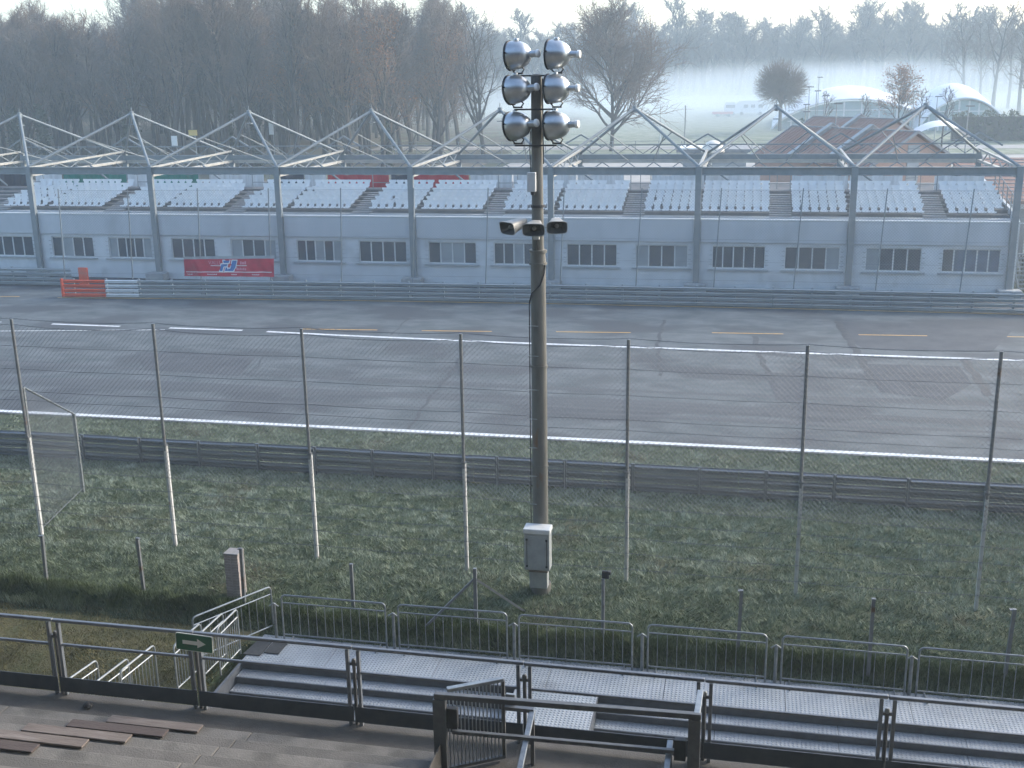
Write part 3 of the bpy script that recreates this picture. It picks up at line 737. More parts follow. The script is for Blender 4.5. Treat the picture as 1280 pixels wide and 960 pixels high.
# horn loudspeakers
def horn(name_lbl, loc, ang, wd=0.50, ht=0.29, ln=0.34):
    L = root('horn_speaker', loc, name_lbl, 'loudspeaker', 'horn speakers on the mast')
    rot = Matrix.Rotation(ang, 3, 'Z') @ Matrix.Rotation(R(12), 3, 'X')
    def ring(d, w_, h_, n=20):
        out = []
        for q in range(n):
            t = 2 * math.pi * q / n; cx, sx = math.cos(t), math.sin(t)
            e = 0.45
            out.append(Vector(loc) + rot @ Vector((math.copysign(abs(cx) ** e, cx) * w_ / 2, d, math.copysign(abs(sx) ** e, sx) * h_ / 2)))
        return out
    def loft(rs, cap=False):
        m = MB(); n = len(rs[0])
        for r0 in rs: m.v += [tuple(p) for p in r0]
        for i in range(len(rs) - 1):
            for q in range(n): m.f.append((i * n + q, i * n + (q + 1) % n, (i + 1) * n + (q + 1) % n, (i + 1) * n + q))
        m.f.append(tuple(range(n))[::-1])
        if cap: m.f.append(tuple((len(rs) - 1) * n + q for q in range(n)))
        return m
    loft([ring(-ln + 0.20, wd * 0.5, ht * 0.5), ring(-ln + 0.14, wd * 0.62, ht * 0.62), ring(-ln + 0.04, wd * 0.86, ht * 0.85), ring(-ln - 0.004, wd * 0.955, ht * 0.93), ring(-ln, wd * 1.01, ht * 1.02), ring(-ln + 0.03, wd * 0.98, ht), ring(-ln + 0.12, wd * 0.80, ht * 0.86), ring(-0.06, wd * 0.58, ht * 0.72), ring(0.05, wd * 0.48, ht * 0.66), ring(0.12, wd * 0.3, ht * 0.4)]).build('horn', 'horn', L, smooth=True)
    loft([ring(-ln + 0.19, wd * 0.5, ht * 0.5), ring(-ln + 0.13, wd * 0.62, ht * 0.61), ring(-ln + 0.035, wd * 0.855, ht * 0.84), ring(-ln + 0.002, wd * 0.94, ht * 0.91), ring(-ln + 0.003, wd * 0.945, ht * 0.915)][:4]).build('mouth', 'horn_in', L, smooth=True).data.polygons
    p = Vector(loc) + rot @ Vector((0, -ln + 0.12, 0))
    MB().lathe([(0, 0.05), (0.03, 0.045), (0.055, 0.02)], p, rot @ Vector((0, -1, 0)), n=14).build('driver_cone', 'horn', L, smooth=True)
    MB().path([Vector(loc) + rot @ Vector((0, 0, -ht * 0.3)), Vector((PX + (loc[0] - PX) * 0.2, PY, loc[2] - 0.14))], 0.014, 6).build('bracket', 'galv_pale', L)
    return L
horn('long horn speaker turned aside from the mast towards the orange-red barrier end', (-4.93, 24.42, 8.93), R(-38), ln=0.42)
horn('middle horn speaker fixed in front of the mast tube, facing the spectator terrace', (-4.58, 24.30, 8.90), R(2))
horn('horn speaker with pale rounded back below the floodlights whose caps point away from the tube', (-4.15, 24.42, 8.94), R(14), wd=0.46)
def carton(nm, lbl, cat, c, d, mat, lid=None):
    o = root(nm, (c[0], c[1], c[2] - d[2] / 2), lbl, cat)
    MB().box(c, d).build('body', mat, o, bevel=0.015)
    return o
jb = carton('junction_box', 'white upright plastic junction box strapped to the mast above the speakers', 'junction box', (PX - 0.09, PY - 0.19, 9.82), (0.19, 0.12, 0.42), 'box_white')
MB().lathe([(0, 0.05), (-0.07, 0.045)], (PX - 0.07, PY - 0.19, 9.61), n=10).build('gland', 'black', jb)
jb2 = carton('small_junction_box', 'tiny white junction box on the mast below the horn speakers', 'junction box', (PX + 0.0, PY - 0.165, 8.62), (0.13, 0.07, 0.13), 'box_white')
MB().path([(PX, PY - 0.16, 8.55), (PX + 0.01, PY - 0.17, 8.45), (PX + 0.03, PY - 0.15, 8.32)], 0.012, 6).build('cable', 'black', jb2)
cb = root('electrical_cabinet', (PX, PY - 0.36, 0.72), 'grey electrical cabinet with its lit top coloured white, strapped to the mast near ground', 'cabinet')
cx, cy = PX + 0.0, PY - 0.36
MB().box((cx, cy, 1.24), (0.60, 0.34, 0.94)).build('body', 'box_grey', cb, bevel=0.015)
MB().box((cx, cy - 0.005, 1.76), (0.64, 0.40, 0.12)).build('hood', 'box_white', cb, bevel=0.02)  # white colour stands for the light falling on the cabinet top
MB().box((cx, cy - 0.178, 1.22), (0.44, 0.014, 0.84)).build('door', 'box_grey', cb, bevel=0.006)
for sx in (-0.235, 0.235):
    MB().box((cx + sx, cy - 0.175, 1.22), (0.012, 0.012, 0.66)).build('seal', 'black', cb)
    for z_ in (0.88, 1.55): MB().box((cx + sx, cy - 0.185, z_), (0.05, 0.03, 0.05)).build('hinge', 'black', cb, bevel=0.008)
sb = root('meter_box', (cx, cy + 0.02, 0.18), 'small grey box on the mast below the electrical cabinet', 'box')
MB().box((cx + 0.01, cy + 0.06, 0.47), (0.43, 0.24, 0.42)).build('body', 'box_grey', sb, bevel=0.012)
MB().box((cx + 0.01, cy + 0.04, 0.705), (0.46, 0.28, 0.03)).build('rusty_lid', 'slab', sb)
MB().path([(PX, PY, -0.15), (PX, PY, 0.22)], 0.24, 16).build('mast_foot', 'pole', mast, smooth=True)

# ================================================================== WALKWAY OF CHECKER PLATE WITH STEPS DOWN TO THE STAND
wk = bpy.data.objects.new('walkway', None); col.objects.link(wk); wk['kind'] = 'structure'; wk.location = (0, 21, -0.32); ORG[wk.name] = Vector((0, 21, -0.32))
ZP = -0.30
XL, XR = -10.6, 14.0
pj = [-10.6, -8.7, -6.25, -3.8, -1.35, 1.1, 3.55, 6.0, 8.45, 10.9, 14.0]
for a, b in zip(pj[:-1], pj[1:]):
    MB().span((a + 0.006, 20.58, ZP - 0.05), (b - 0.006, 21.86, ZP + 0.004 * math.sin(a * 3))).build('plate', 'checker', wk)
def steps(x0, x1):
    n = int(max(1, round((x1 - x0) / 2.45)))
    for s_ in range(1, 8):
        zt = ZP - 0.16 * s_; y1 = 20.58 - 0.345 * (s_ - 1); y0 = y1 - 0.345
        MB().span((x0, y1 - 0.012, zt), (x1, y1 + 0.002, zt + 0.156)).build('riser', 'riser', wk)
        MB().span((x0 - 0.004, y1 - 0.03, zt + 0.125), (x1 + 0.004, y1 - 0.012, zt + 0.158)).build('nosing', 'riser', wk)
        for k in range(n):
            xa, xb = x0 + (x1 - x0) * k / n, x0 + (x1 - x0) * (k + 1) / n
            MB().span((xa + 0.005, y0 + 0.0, zt - 0.03), (xb - 0.005, y1 - 0.014, zt)).build('tread', 'checker', wk)
steps(-10.55, -4.42); steps(-2.66, 14.0)
for ya, yb in ((20.57, 18.9), (18.89, 17.2)):
    MB().span((-4.40, yb, ZP - 0.05), (-2.68, ya, ZP - 0.002)).build('landing_plate', 'checker', wk)
for xx in (-4.41, -2.67):
    MB().span((xx - 0.008, 17.2, ZP - 1.5), (xx + 0.008, 20.55, ZP - 0.01)).build('cheek', 'riser', wk)
MB().span((-10.63, 18.5, -1.8), (-10.565, 20.6, -0.33)).build('cheek', 'riser', wk)
for i, q in enumerate(([(322, 801), (340, 803), (325, 820), (304, 818)], [(343, 802), (360, 804), (348, 818), (330, 816)])):
    P = [onz(x_, y_, ZP + 0.006) for x_, y_ in q]; P2 = [p + Vector((0, 0, 0.018)) for p in P]
    m = MB(); m.add(P + P2, [(3, 2, 1, 0), (4, 5, 6, 7), (0, 1, 5, 4), (1, 2, 6, 5), (2, 3, 7, 6), (3, 0, 4, 7)])
    tag(m.build('rubber_mat', 'mat_rubber'), ('black ribbed rubber mat at the walkway end by the stacked barriers', 'black ribbed rubber mat further from the stacked barriers on the plate')[i], 'mat')

# ================================================================== CROWD BARRIERS
def barrier_parts(L, H=1.1, n=12, foot=True):
    """local coordinates: x 0..L, z 0..H; returns list of (name, MB)"""
    r = 0.10; out = []
    arc = lambda cx_, cz_, a0, a1: [(cx_ + r * math.cos(R(a)), 0, cz_ + r * math.sin(R(a))) for a in np.linspace(a0, a1, 6)]
    m = MB(); m.path([(0, 0, 0.0), (0, 0, H - r)] + arc(r, H - r, 180, 90)[1:] + arc(L - r, H - r, 90, 0)[0:] + [(L, 0, 0.0)], 0.021, 8)
    out.append(('frame', m))
    m = MB(); m.path([(0.015, 0, H - 0.19), (L - 0.015, 0, H - 0.19)], 0.015, 6); out.append(('upper_rail', m))
    m = MB(); m.path([(0.015, 0, 0.12), (L - 0.015, 0, 0.12)], 0.017, 6); out.append(('lower_rail', m))
    for k in range(1, n):
        m = MB(); x_ = L * k / n; m.path([(x_, 0, 0.12), (x_, 0, H - 0.19)], 0.0085, 5, False); out.append(('bar', m))
    if foot:
        for x_ in (0.18, L - 0.18):
            m = MB(); m.path([(x_, -0.28, 0.02), (x_, 0.28, 0.02)], 0.018, 6); out.append(('foot', m))
    return out
def barrier(loc, rz, L, label, mat='galv', group='crowd barriers', n=None, pitch_=0.0, foot=True):
    o = root('crowd_barrier', (0, 0, 0), label, 'crowd barrier', group)
    for nm, m in barrier_parts(L, n=n or max(4, int(L / 0.205)), foot=foot): m.build(nm, mat, o, smooth=True)
    o.location = loc; o.rotation_euler = (0, pitch_, rz)
    return o
b1 = barrier((-10.05, 21.73, ZP), 0, 2.46, 'galvanised crowd barrier in the straight row along the walkway edge', group='row of crowd barriers on the walkway')
b1['label'] = 'galvanised crowd barrier beginning the walkway row beside the askew barrier'
for xl, bl in ((-7.29, 'galvanised crowd barrier of the walkway row in front of the braced post'), (-4.55, 'galvanised crowd barrier of the walkway row in front of the clamp-topped post'), (-1.76, None), (1.02, None), (3.71, None), (6.42, None), (9.1, None)):
    dup(b1, (xl, 21.73 + 0.02 * math.sin(xl * 3), ZP), rz=R(0.6 * math.sin(xl * 5)), label=bl or 'galvanised crowd barrier in the straight walkway row beyond the clamp-topped post')
for xl in (-10.25, -7.42, -4.67, -1.88, 0.90, 3.585, 6.30):
    m = MB(); m.path([(xl, 21.76, ZP - 0.02), (xl, 21.76, 0.56)], 0.036, 8)
    jp = m.build('upright', 'galv', None, smooth=True)
    r_ = root('coupling_post', (xl, 21.76, ZP), 'stout short galvanised post coupling two crowd barriers of the row', 'post', 'coupling posts between crowd barriers')
    jp.parent = r_; jp.location = -ORG[r_.name]
    MB().path([(xl - 0.11, 21.74, 0.50), (xl, 21.73, 0.58), (xl + 0.11, 21.74, 0.50)], 0.016, 6).build('hook', 'galv', r_, smooth=True)
# one set askew at the walkway end
pA, pB = onz(338, 733, 0.8), onz(240, 772, 0.8)
barrier((pB.x, pB.y, ZP), math.atan2(pA.y - pB.y, pA.x - pB.x), (pA - pB).length, 'crowd barrier set askew across the walkway end beside the brick pillar', group=None, foot=False)
# stack of pale short barriers parked side by side, pointing at the stand
def top_on(px, py, add):
    d = ray(px, py); t = 10.0
    while t < 60:
        X_, Y_, Z_ = d[0] * t, d[1] * t, EYE + d[2] * t
        if Z_ < max(gz1(X_, Y_), -1.2) + add: break
        t += 0.02
    return Vector((X_, Y_, Z_))
lb = ['first', 'second', 'third', 'fourth', 'fifth', 'last']
for i, ((px, py), L, zz) in enumerate((((294, 763), 0.95, 0.8), ((276, 768), 0.95, 0.8), ((248, 781), 1.05, 0.74), ((190, 808), 1.15, 0.70), ((157, 825), 1.1, 0.62), ((118, 827), 0.95, 0.60))):
    p = onz(px, py, zz)
    barrier((p.x, p.y + 0.08, zz - 1.1), R(-91 - 1.5 * i), L, 'short pale barrier in the parked stack, %s counted from the black mats' % lb[i], mat='galv_pale', group='parked stack of short barriers', n=10, foot=False)

# ================================================================== TERRACE OF THE NEAR GRANDSTAND
te = bpy.data.objects.new('terrace', None); col.objects.link(te); te['kind'] = 'structure'; te.location = (0, 15.8, 1.6); ORG[te.name] = Vector((0, 15.8, 1.6))
ZT = 1.58
MB().span((-30, 14.95, 0.9), (30, 15.86, ZT)).build('front_slab', 'concrete_dark', te)
MB().span((-30, 15.50, -2.6), (30, 15.80, 0.895)).build('front_wall', 'concrete', te)
V0, V1 = -4.30, -0.48                                     # vomitory opening
YS = 14.95
for k in range(36):
    y1 = YS - 0.55 * k; y0 = y1 - 0.55; zt = ZT + 0.22 * (k + 1)
    if y1 > 11.2:
        segs = ((-30, V0 - 0.02), (V1 + 0.02, 30))
    else: segs = ((-30, 30),)
    for a, b in segs:
        joints = [a] + [v for v in (-22.3, -17.1, -12.05, -7.6, 4.4, 9.3, 14.2, 21) if a + 1 < v < b - 1] + [b]
        for ja, jb_ in zip(joints[:-1], joints[1:]):
            MB().span((ja + 0.004, y0 - 0.25, zt - 0.5), (jb_ - 0.004, y1, zt + 0.003 * math.sin(ja * 7 + k))).build('step', 'concrete' if (k + int(ja * 3)) % 2 else 'concrete_pale', te, bevel=0.02)
MB().span((V0, 11.0, 1.0), (V1, 14.948, ZT - 0.003)).build('passage_floor', 'concrete_dark', te)
for xx in (V0 - 0.012, V1 + 0.012):
    MB().span((xx - 0.006, 11.0, 1.2), (xx + 0.006, 14.94, 2.2)).build('passage_cheek', 'concrete_dark', te)
# worn bench boards lying on the steps
for i, (x0, x1, mt_, lb_) in enumerate(((-10.1, -8.45, 'slab', 'greyish weathered bench board on the lowest terrace step'), (-10.45, -8.75, 'slab_dark', 'dark red-brown bench board on the second terrace step'), (-10.85, -9.05, 'slab', 'brown weathered bench board on the third terrace step'), (-12.4, -9.42, 'slab', 'long weathered bench board on the fourth terrace step'), (-12.8, -9.85, 'slab_dark', 'dark mouldy bench board on the fifth terrace step'))):
    k = i; y1 = YS - 0.55 * k; zt = ZT + 0.22 * (k + 1)
    b_ = root('bench_board', ((x0 + x1) / 2, y1 - 0.12, zt), lb_, 'bench board')
    MB().span((x0, y1 - 0.22, zt + 0.018), (x1, y1 - 0.01, zt + 0.05)).build('board', mt_, b_, bevel=0.008)
    for xx in (x0 + 0.06, (x0 + x1) / 2, x1 - 0.06):
        MB().span((xx - 0.02, y1 - 0.17, zt), (xx + 0.02, y1 - 0.05, zt + 0.019)).build('bracket', 'galv', b_)
wad = MB()
pw = onz(110, 884, ZT)
wad.lathe([(0, 0.07), (0.03, 0.09), (0.07, 0.07), (0.10, 0.03), (0.12, 0.01)], (pw.x, pw.y, ZT), n=9)
tag(wad.build('litter_clump', 'black'), 'small dark clump of litter on the terrace floor behind the railing', 'litter')

# ================================================================== RAILING OF THE TERRACE
YR = 15.80
def railing_panel(x0, x1, i):
    o = root('terrace_railing', (x0, YR, ZT), {3: 'grey tube railing panel in front of the parked stack of short barriers', 4: 'grey tube railing panel starting at the green arrow sign, before the steps', 5: 'grey tube railing panel just before the barred gate leaf', 6: 'grey tube railing panel directly behind the stair guard frame'}.get(i, 'grey railing panel with deep kickboard, away from arrow sign and stair guard'), 'railing', 'terrace front railing panels')
    zt = 3.02 - 0.002 * (x0 + 11)
    m = MB(); m.bar((x0 + 0.004, YR, zt), (x1 - 0.004, YR, zt), 0.07, 0.055); m.build('top_rail', 'rail_paint', o, bevel=0.014)
    m = MB(); m.bar((x0 + 0.12, YR, 2.56), (x1 - 0.12, YR, 2.56), 0.05, 0.045); m.build('mid_rail', 'rail_paint', o, bevel=0.012)
    m = MB(); m.span((x0 + 0.02, YR - 0.055, 1.665), (x1 - 0.02, YR - 0.040, 1.945)); m.build('kickboard', 'kick', o)
    for xx in (x0 + 0.095, x1 - 0.095):
        MB().box((xx, YR, (ZT + zt) / 2 - 0.03), (0.055, 0.07, zt - ZT - 0.02)).build('post', 'rail_paint', o, bevel=0.006)
    return o
RX = [-19.9, -17.15, -14.4, -11.62, -8.95, -6.12, -3.24, -0.39, 2.32, 5.05, 7.8, 10.5]
for i, (a, b) in enumerate(zip(RX[:-1], RX[1:])): railing_panel(a, b, i)
for i, xx in enumerate(RX[1:-1]):
    s_ = root('railing_stub', (xx, YR + 0.02, ZT), 'stub post with rounded cap clamping two terrace railing panels', 'post', 'stub posts between railing panels')
    MB().path([(xx, YR + 0.03, ZT - 0.1), (xx, YR + 0.03, 2.72)], 0.032, 8).build('tube', 'gate_steel', s_, smooth=True)
    MB().lathe([(0, 0.034), (0.02, 0.04), (0.06, 0.038), (0.085, 0.02)], (xx, YR + 0.03, 2.71), n=10).build('cap', 'galv_pale' if i in (6, 7) else 'gate_steel', s_, smooth=True)
    MB().box((xx, YR + 0.03, 2.70), (0.16, 0.05, 0.05)).build('clamp', 'gate_steel', s_)
# green arrow sign
q = [ony(219, 791, 15.72), ony(265, 797, 15.72), ony(265, 817, 15.72), ony(220, 812, 15.72)]
c_ = sum(q, Vector()) / 4
sg = root('arrow_sign', (c_.x, c_.y, c_.z - 0.15), 'green sign with a white arrow hanging on the terrace railing', 'sign')
ang = math.atan2(q[1].z - q[0].z, q[1].x - q[0].x)
def sgp(u, v, d): return (c_.x + u * math.cos(ang) - v * math.sin(ang), 15.745 - d, c_.z + u * math.sin(ang) + v * math.cos(ang))
def plate(pts, d0, d1, name, mat):
    n = len(pts); m = MB()
    m.add([sgp(u, v, d0) for u, v in pts] + [sgp(u, v, d1) for u, v in pts], [tuple(range(n))[::-1], tuple(range(n, 2 * n))] + [(i, (i + 1) % n, n + (i + 1) % n, n + i) for i in range(n)])
    return m.build(name, mat, sg)
def rrect(w_, h_, r):
    out = []
    for cx_, cy_, a in ((w_ / 2 - r, h_ / 2 - r, 0), (-w_ / 2 + r, h_ / 2 - r, 90), (-w_ / 2 + r, -h_ / 2 + r, 180), (w_ / 2 - r, -h_ / 2 + r, 270)):
        out += [(cx_ + r * math.cos(R(a + k)), cy_ + r * math.sin(R(a + k))) for k in (0, 30, 60, 90)]
    return out
plate(rrect(0.68, 0.32, 0.03), 0.0, 0.012, 'border', 'sign_white')
plate(rrect(0.655, 0.297, 0.026), 0.012, 0.015, 'face', 'sign_green')
plate([(-0.21, -0.035), (0.06, -0.035), (0.06, -0.085), (0.21, 0.0), (0.06, 0.085), (0.06, 0.035), (-0.21, 0.035)], 0.015, 0.018, 'arrow', 'sign_white')
# ---- steel guard round the stair opening, with a barred gate leaf standing open
vg = root('stair_guard', (-2.4, 14.65, ZT), 'dark steel guard frame round the stair opening in the terrace', 'railing')
YV = 14.65
MB().bar((-4.40, YV, 2.985), (-0.40, YV, 3.07), 0.09, 0.085).build('top_rail', 'gate_steel', vg, bevel=0.008)
MB().bar((-4.14, YV + 0.01, 2.385), (-0.62, YV + 0.01, 2.445), 0.07, 0.06).build('mid_rail', 'gate_steel', vg, bevel=0.008)
MB().span((-4.42, YV - 0.06, ZT), (-4.22, YV + 0.05, 2.94)).build('post', 'gate_steel', vg, bevel=0.008)
MB().span((-0.58, YV - 0.05, ZT), (-0.40, YV + 0.05, 3.02)).build('post', 'gate_steel', vg, bevel=0.008)
MB().box((-4.13, YV + 0.02, 2.62), (0.17, 0.10, 0.34)).build('hinge_box', 'black', vg, bevel=0.01)
MB().box((-0.69, YV + 0.02, 2.48), (0.17, 0.10, 0.34)).build('lock_box', 'black', vg, bevel=0.01)
MB().bar((-0.46, YV, 3.085), (-0.44, 15.28, 3.10), 0.09, 0.06).build('side_rail', 'galv', vg, bevel=0.008)
MB().bar((-0.455, 15.25, ZT), (-0.455, 15.25, 3.07), 0.07, 0.07, up=(0, 1, 0)).build('post', 'gate_steel', vg)
MB().span((-0.5, YV + 0.05, 1.75), (-0.47, 15.22, 3.0)).build('side_panel', 'gate_steel', vg)
lf = root('gate_leaf', (-4.3, 14.8, ZT), 'barred steel gate leaf standing open inside the stair guard', 'gate')
ga, gb = Vector((-4.24, 14.78, 3.02)), Vector((-3.46, 15.24, 3.02))
MB().bar(ga, gb, 0.09, 0.06).build('top_bar', 'galv', lf, bevel=0.008)
MB().bar(ga - Vector((0, 0, 1.36)), gb - Vector((0, 0, 1.36)), 0.06, 0.05).build('bottom_bar', 'gate_steel', lf)
for k in range(15):
    p = ga.lerp(gb, 0.03 + 0.94 * k / 14)
    MB().bar((p.x, p.y, 1.66), (p.x, p.y, 3.0), 0.012, 0.045, up=(0, 1, 0)).build('bar', 'galv' if k % 1 == 0 else 'gate_steel', lf)
MB().bar((gb.x, gb.y, 1.64), (gb.x, gb.y, 3.0), 0.05, 0.05, up=(0, 1, 0)).build('stile', 'gate_steel', lf)
MB().span((-3.44, 15.20, 2.50), (-2.98, 15.28, 2.56)).build('latch_bar', 'rail_paint', lf)
MB().box((-3.36, 15.30, 2.64), (0.14, 0.05, 0.2)).build('latch_plate', 'galv_pale', lf)
for i, (xa, ya, za, xb, yb, zb) in enumerate(((-3.0, 15.25, 2.52, -2.96, 13.2, 2.0), (-0.85, 14.95, 2.42, -0.88, 13.2, 2.05))):
    h_ = root('stair_handrail', (xa, ya, ZT), ('pale-topped handrail sloping down beside the barred gate leaf', 'pale-topped handrail sloping down by the black lock box')[i], 'handrail')
    MB().bar((xa, ya, za), (xb, yb, zb), 0.09, 0.05).build('rail', 'galv', h_, bevel=0.01)
    MB().bar((xa, ya - 0.03, ZT), (xa, ya - 0.03, za - 0.02), 0.06, 0.06, up=(0, 1, 0)).build('post', 'gate_steel', h_)
    MB().bar((xa + (xb - xa) * 0.8, ya + (yb - ya) * 0.8, ZT), (xa + (xb - xa) * 0.8, ya + (yb - ya) * 0.8, za + (zb - za) * 0.8 - 0.02), 0.06, 0.06, up=(0, 1, 0)).build('post', 'gate_steel', h_)

# unseen roof, rafters and rear wall, added to shade the terrace and railing
rt = bpy.data.objects.new('shade_roof', None); col.objects.link(rt); rt['kind'] = 'structure'; rt.location = (0, 0, 15.6); ORG[rt.name] = Vector((0, 0, 15.6))
MB().add([(-45, -9, 16.2), (45, -9, 16.2), (45, 13.2, 17.6), (-45, 13.2, 17.6), (-45, -9, 16.5), (45, -9, 16.5), (45, 13.2, 17.9), (-45, 13.2, 17.9)], [(3, 2, 1, 0), (4, 5, 6, 7), (0, 1, 5, 4), (1, 2, 6, 5), (2, 3, 7, 6), (3, 0, 4, 7)]).build('shade_slab', 'concrete', rt)
MB().span((-45, -9.3, -2), (45, -9.0, 16.4)).build('rear_wall', 'concrete', rt)
for k in range(7): MB().bar((-36 + 12 * k, -8.9, 15.6), (-36 + 12 * k, 13.0, 17.35), 0.35, 0.5).build('shade_rafter', 'concrete', rt)
# ================================================================== GRANDSTAND ACROSS THE TRACK
YS_ = 64.9
cX = [-53.50 + 8.438 * i for i in range(9)]
gs = root('grandstand', (-20, YS_, 0), 'long white grandstand with rows of white seats under bare steel pyramid roof frames', 'grandstand')
XA, XB = cX[0] - 0.2, cX[-1] + 0.2
# front wall with real window openings
ZB, ZW0, ZW1, ZPB, ZPT = 0.0, 1.30, 2.63, 2.82, 4.10
YW = 65.05
wins = []
for i in range(8):
    a, b = cX[i], cX[i + 1]; L = b - a
    wins += [(a + 0.105 * L, a + 0.455 * L), (a + 0.585 * L, a + 0.94 * L)]
edges = [XA] + [v for w_ in wins for v in w_] + [XB]
for k in range(0, len(edges), 2):
    MB().span((edges[k], YW, ZW0), (edges[k + 1], YW + 0.3, ZW1)).build('pier', 'stand_wall', gs)
MB().span((XA, YW, ZB), (XB, YW + 0.3, ZW0 - 0.001)).build('base_wall', 'stand_wall', gs)
MB().span((XA, YW, ZW1 + 0.001), (XB, YW + 0.3, ZPB + 0.15)).build('lintel_band', 'stand_wall', gs)
random.seed(21)
for wi, (a, b) in enumerate(wins):
    n = 4 if wi % 3 else 5
    fr_ = MB(); fr_.span((a, YW + 0.10, ZW1 - 0.07), (b, YW + 0.16, ZW1)); fr_.span((a, YW + 0.10, ZW0), (b, YW + 0.16, ZW0 + 0.07))
    for k in range(n + 1):
        xx = a + (b - a) * k / n
        fr_.span((xx - 0.035, YW + 0.095, ZW0 + 0.071), (xx + 0.035, YW + 0.165, ZW1 - 0.071))
    f_ = fr_.build('window', 'frame_white', gs)
    for k in range(n):
        xa, xb = a + (b - a) * k / n, a + (b - a) * (k + 1) / n
        rr = random.random()
        mt_ = 'pane_blind' if rr < 0.22 else ('pane_blue' if wi == 15 and k > 0 else 'pane')
        MB().span((xa + 0.036, YW + 0.125, ZW0 + 0.072), (xb - 0.036, YW + 0.135, ZW1 - 0.072)).build('pane', mt_, f_)
    MB().span((a - 0.22, YW - 0.12, ZW0 - 0.10), (b + 0.22, YW - 0.002, ZW0 - 0.004)).build('sill', 'sill', gs)
    for xx in (a - 0.10, b + 0.10):                      # stepped toothing beside each opening
        m = MB()
        for zz in (1.55, 1.82, 2.09, 2.36): m.box((xx, YW - 0.012, zz), (0.16, 0.02, 0.045))
        m.build('toothing', 'sill', gs)
# parapet panels between the columns, capping, floor behind
for i in range(8):
    MB().span((cX[i] + 0.19, YW - 0.12, ZPB), (cX[i + 1] - 0.19, YW + 0.05, ZPT)).build('parapet_panel', 'parapet', gs, bevel=0.015)
    MB().span((cX[i] + 0.19, YW - 0.15, ZPT + 0.002), (cX[i + 1] - 0.19, YW + 0.08, ZPT + 0.06)).build('capping', 'parapet_cap', gs)
MB().span((XA, YW + 0.06, 3.6), (XB, 66.3, 3.98)).build('front_floor', 'parapet', gs)
MB().span((XA, YW + 0.07, 4.0), (XB, YW + 0.55, 4.06)).build('front_kerb', 'parapet', gs)
ROWS, DEP, RISE, Y0, Z0 = 6, 0.75, 0.18, 66.3, 4.10
for r in range(ROWS):
    MB().span((XA, Y0 + DEP * r, 3.4), (XB, Y0 + DEP * (r + 1), Z0 + RISE * r)).build('terrace_step', 'seat_gap' if r else 'parapet', gs)
MB().span((XA, Y0 + DEP * ROWS, 3.4), (XB, 76.8, Z0 + RISE * ROWS)).build('rear_deck', 'seat_gap', gs)
MB().span((XA, 76.5, 0), (XB, 76.85, 5.0)).build('rear_wall', 'stand_wall', gs)
for xx in (XA - 0.15, XB - 0.0):
    MB().add([(xx, YW + 0.1, 0), (xx, 76.8, 0), (xx, 76.8, 5.6), (xx, 66.5, 4.5), (xx, YW + 0.1, 4.12), (xx + 0.15, YW + 0.1, 0), (xx + 0.15, 76.8, 0), (xx + 0.15, 76.8, 5.6), (xx + 0.15, 66.5, 4.5), (xx + 0.15, YW + 0.1, 4.12)],
             [(0, 1, 2, 3, 4), (9, 8, 7, 6, 5), (0, 5, 6, 1), (1, 6, 7, 2), (2, 7, 8, 3), (3, 8, 9, 4), (4, 9, 5, 0)]).build('end_wall', 'stand_wall', gs)
# seat: tapered rounded back and bucket pan, one mesh shared by all
def seat_mesh():
    V = []; Fq = []
    nx = 5
    def sheet_(pts, th):
        o = len(V); m = len(pts)
        for (y_, z_, w_) in pts:
            for k in range(nx):
                s_ = k / (nx - 1) * 2 - 1
                V.append((s_ * w_ / 2, y_ - 0.045 * s_ * s_, z_ + 0.012 * s_ * s_))
        for i in range(m - 1):
            for k in range(nx - 1): Fq.append((o + i * nx + k, o + i * nx + k + 1, o + (i + 1) * nx + k + 1, o + (i + 1) * nx + k))
    sheet_([(-0.03, 0.34, 0.44), (-0.02, 0.42, 0.49), (0.14, 0.40, 0.48), (0.34, 0.40, 0.36), (0.40, 0.48, 0.33), (0.43, 0.63, 0.36), (0.45, 0.70, 0.50), (0.46, 0.79, 0.50), (0.47, 0.815, 0.44)], 0.02)
    return V, Fq
V, Fq = seat_mesh()
so = mesh_np('seat', V, Fq, 'seat', smooth=True); me_seat = so.data
md_ = None
bpy.data.objects.remove(so)
allseats = []; random.seed(5)
for i in range(8):
    a, b = cX[i], cX[i + 1]; mid = (a + b) / 2 + 0.4
    nL = int(round((mid - 0.62 - a - 0.14) / 0.512)); nR = int(round((b - 0.14 - mid - 0.62) / 0.512))
    xsL = a + 0.14 + (np.arange(nL) + 0.5) * (mid - 0.62 - a - 0.14) / nL; xsR = mid + 0.62 + (np.arange(nR) + 0.5) * (b - 0.14 - mid - 0.62) / nR
    for r in range(ROWS):
        for xx in list(xsL) + list(xsR):
            if random.random() < 0.015: continue
            allseats.append((xx, Y0 + DEP * r + 0.12, Z0 + RISE * r))
    # aisle stair
    for r in range(ROWS):
        for h_ in range(2):
            m = MB(); y_ = Y0 + DEP * r + h_ * DEP / 2
            m.span((mid - 0.62, y_ - 0.36, Z0 + RISE * r - 0.12), (mid + 0.62, y_ + 0.02, Z0 + RISE * r - 0.09 + h_ * 0.09 + 0.03)); m.build('aisle_step', 'tread', gs)
allseats.sort(key=lambda s_: s_[0] ** 2 + s_[1] ** 2)
vis = [s_ for s_ in allseats if s_[0] > -49]
o_ = ORG[gs.name]
for s_ in vis[:298]:
    ob = bpy.data.objects.new('seat', me_seat); col.objects.link(ob); ob.parent = gs
    ob.location = Vector(s_) - o_; ob.rotation_euler = (0, 0, random.uniform(-0.03, 0.03))
rest = vis[298:]
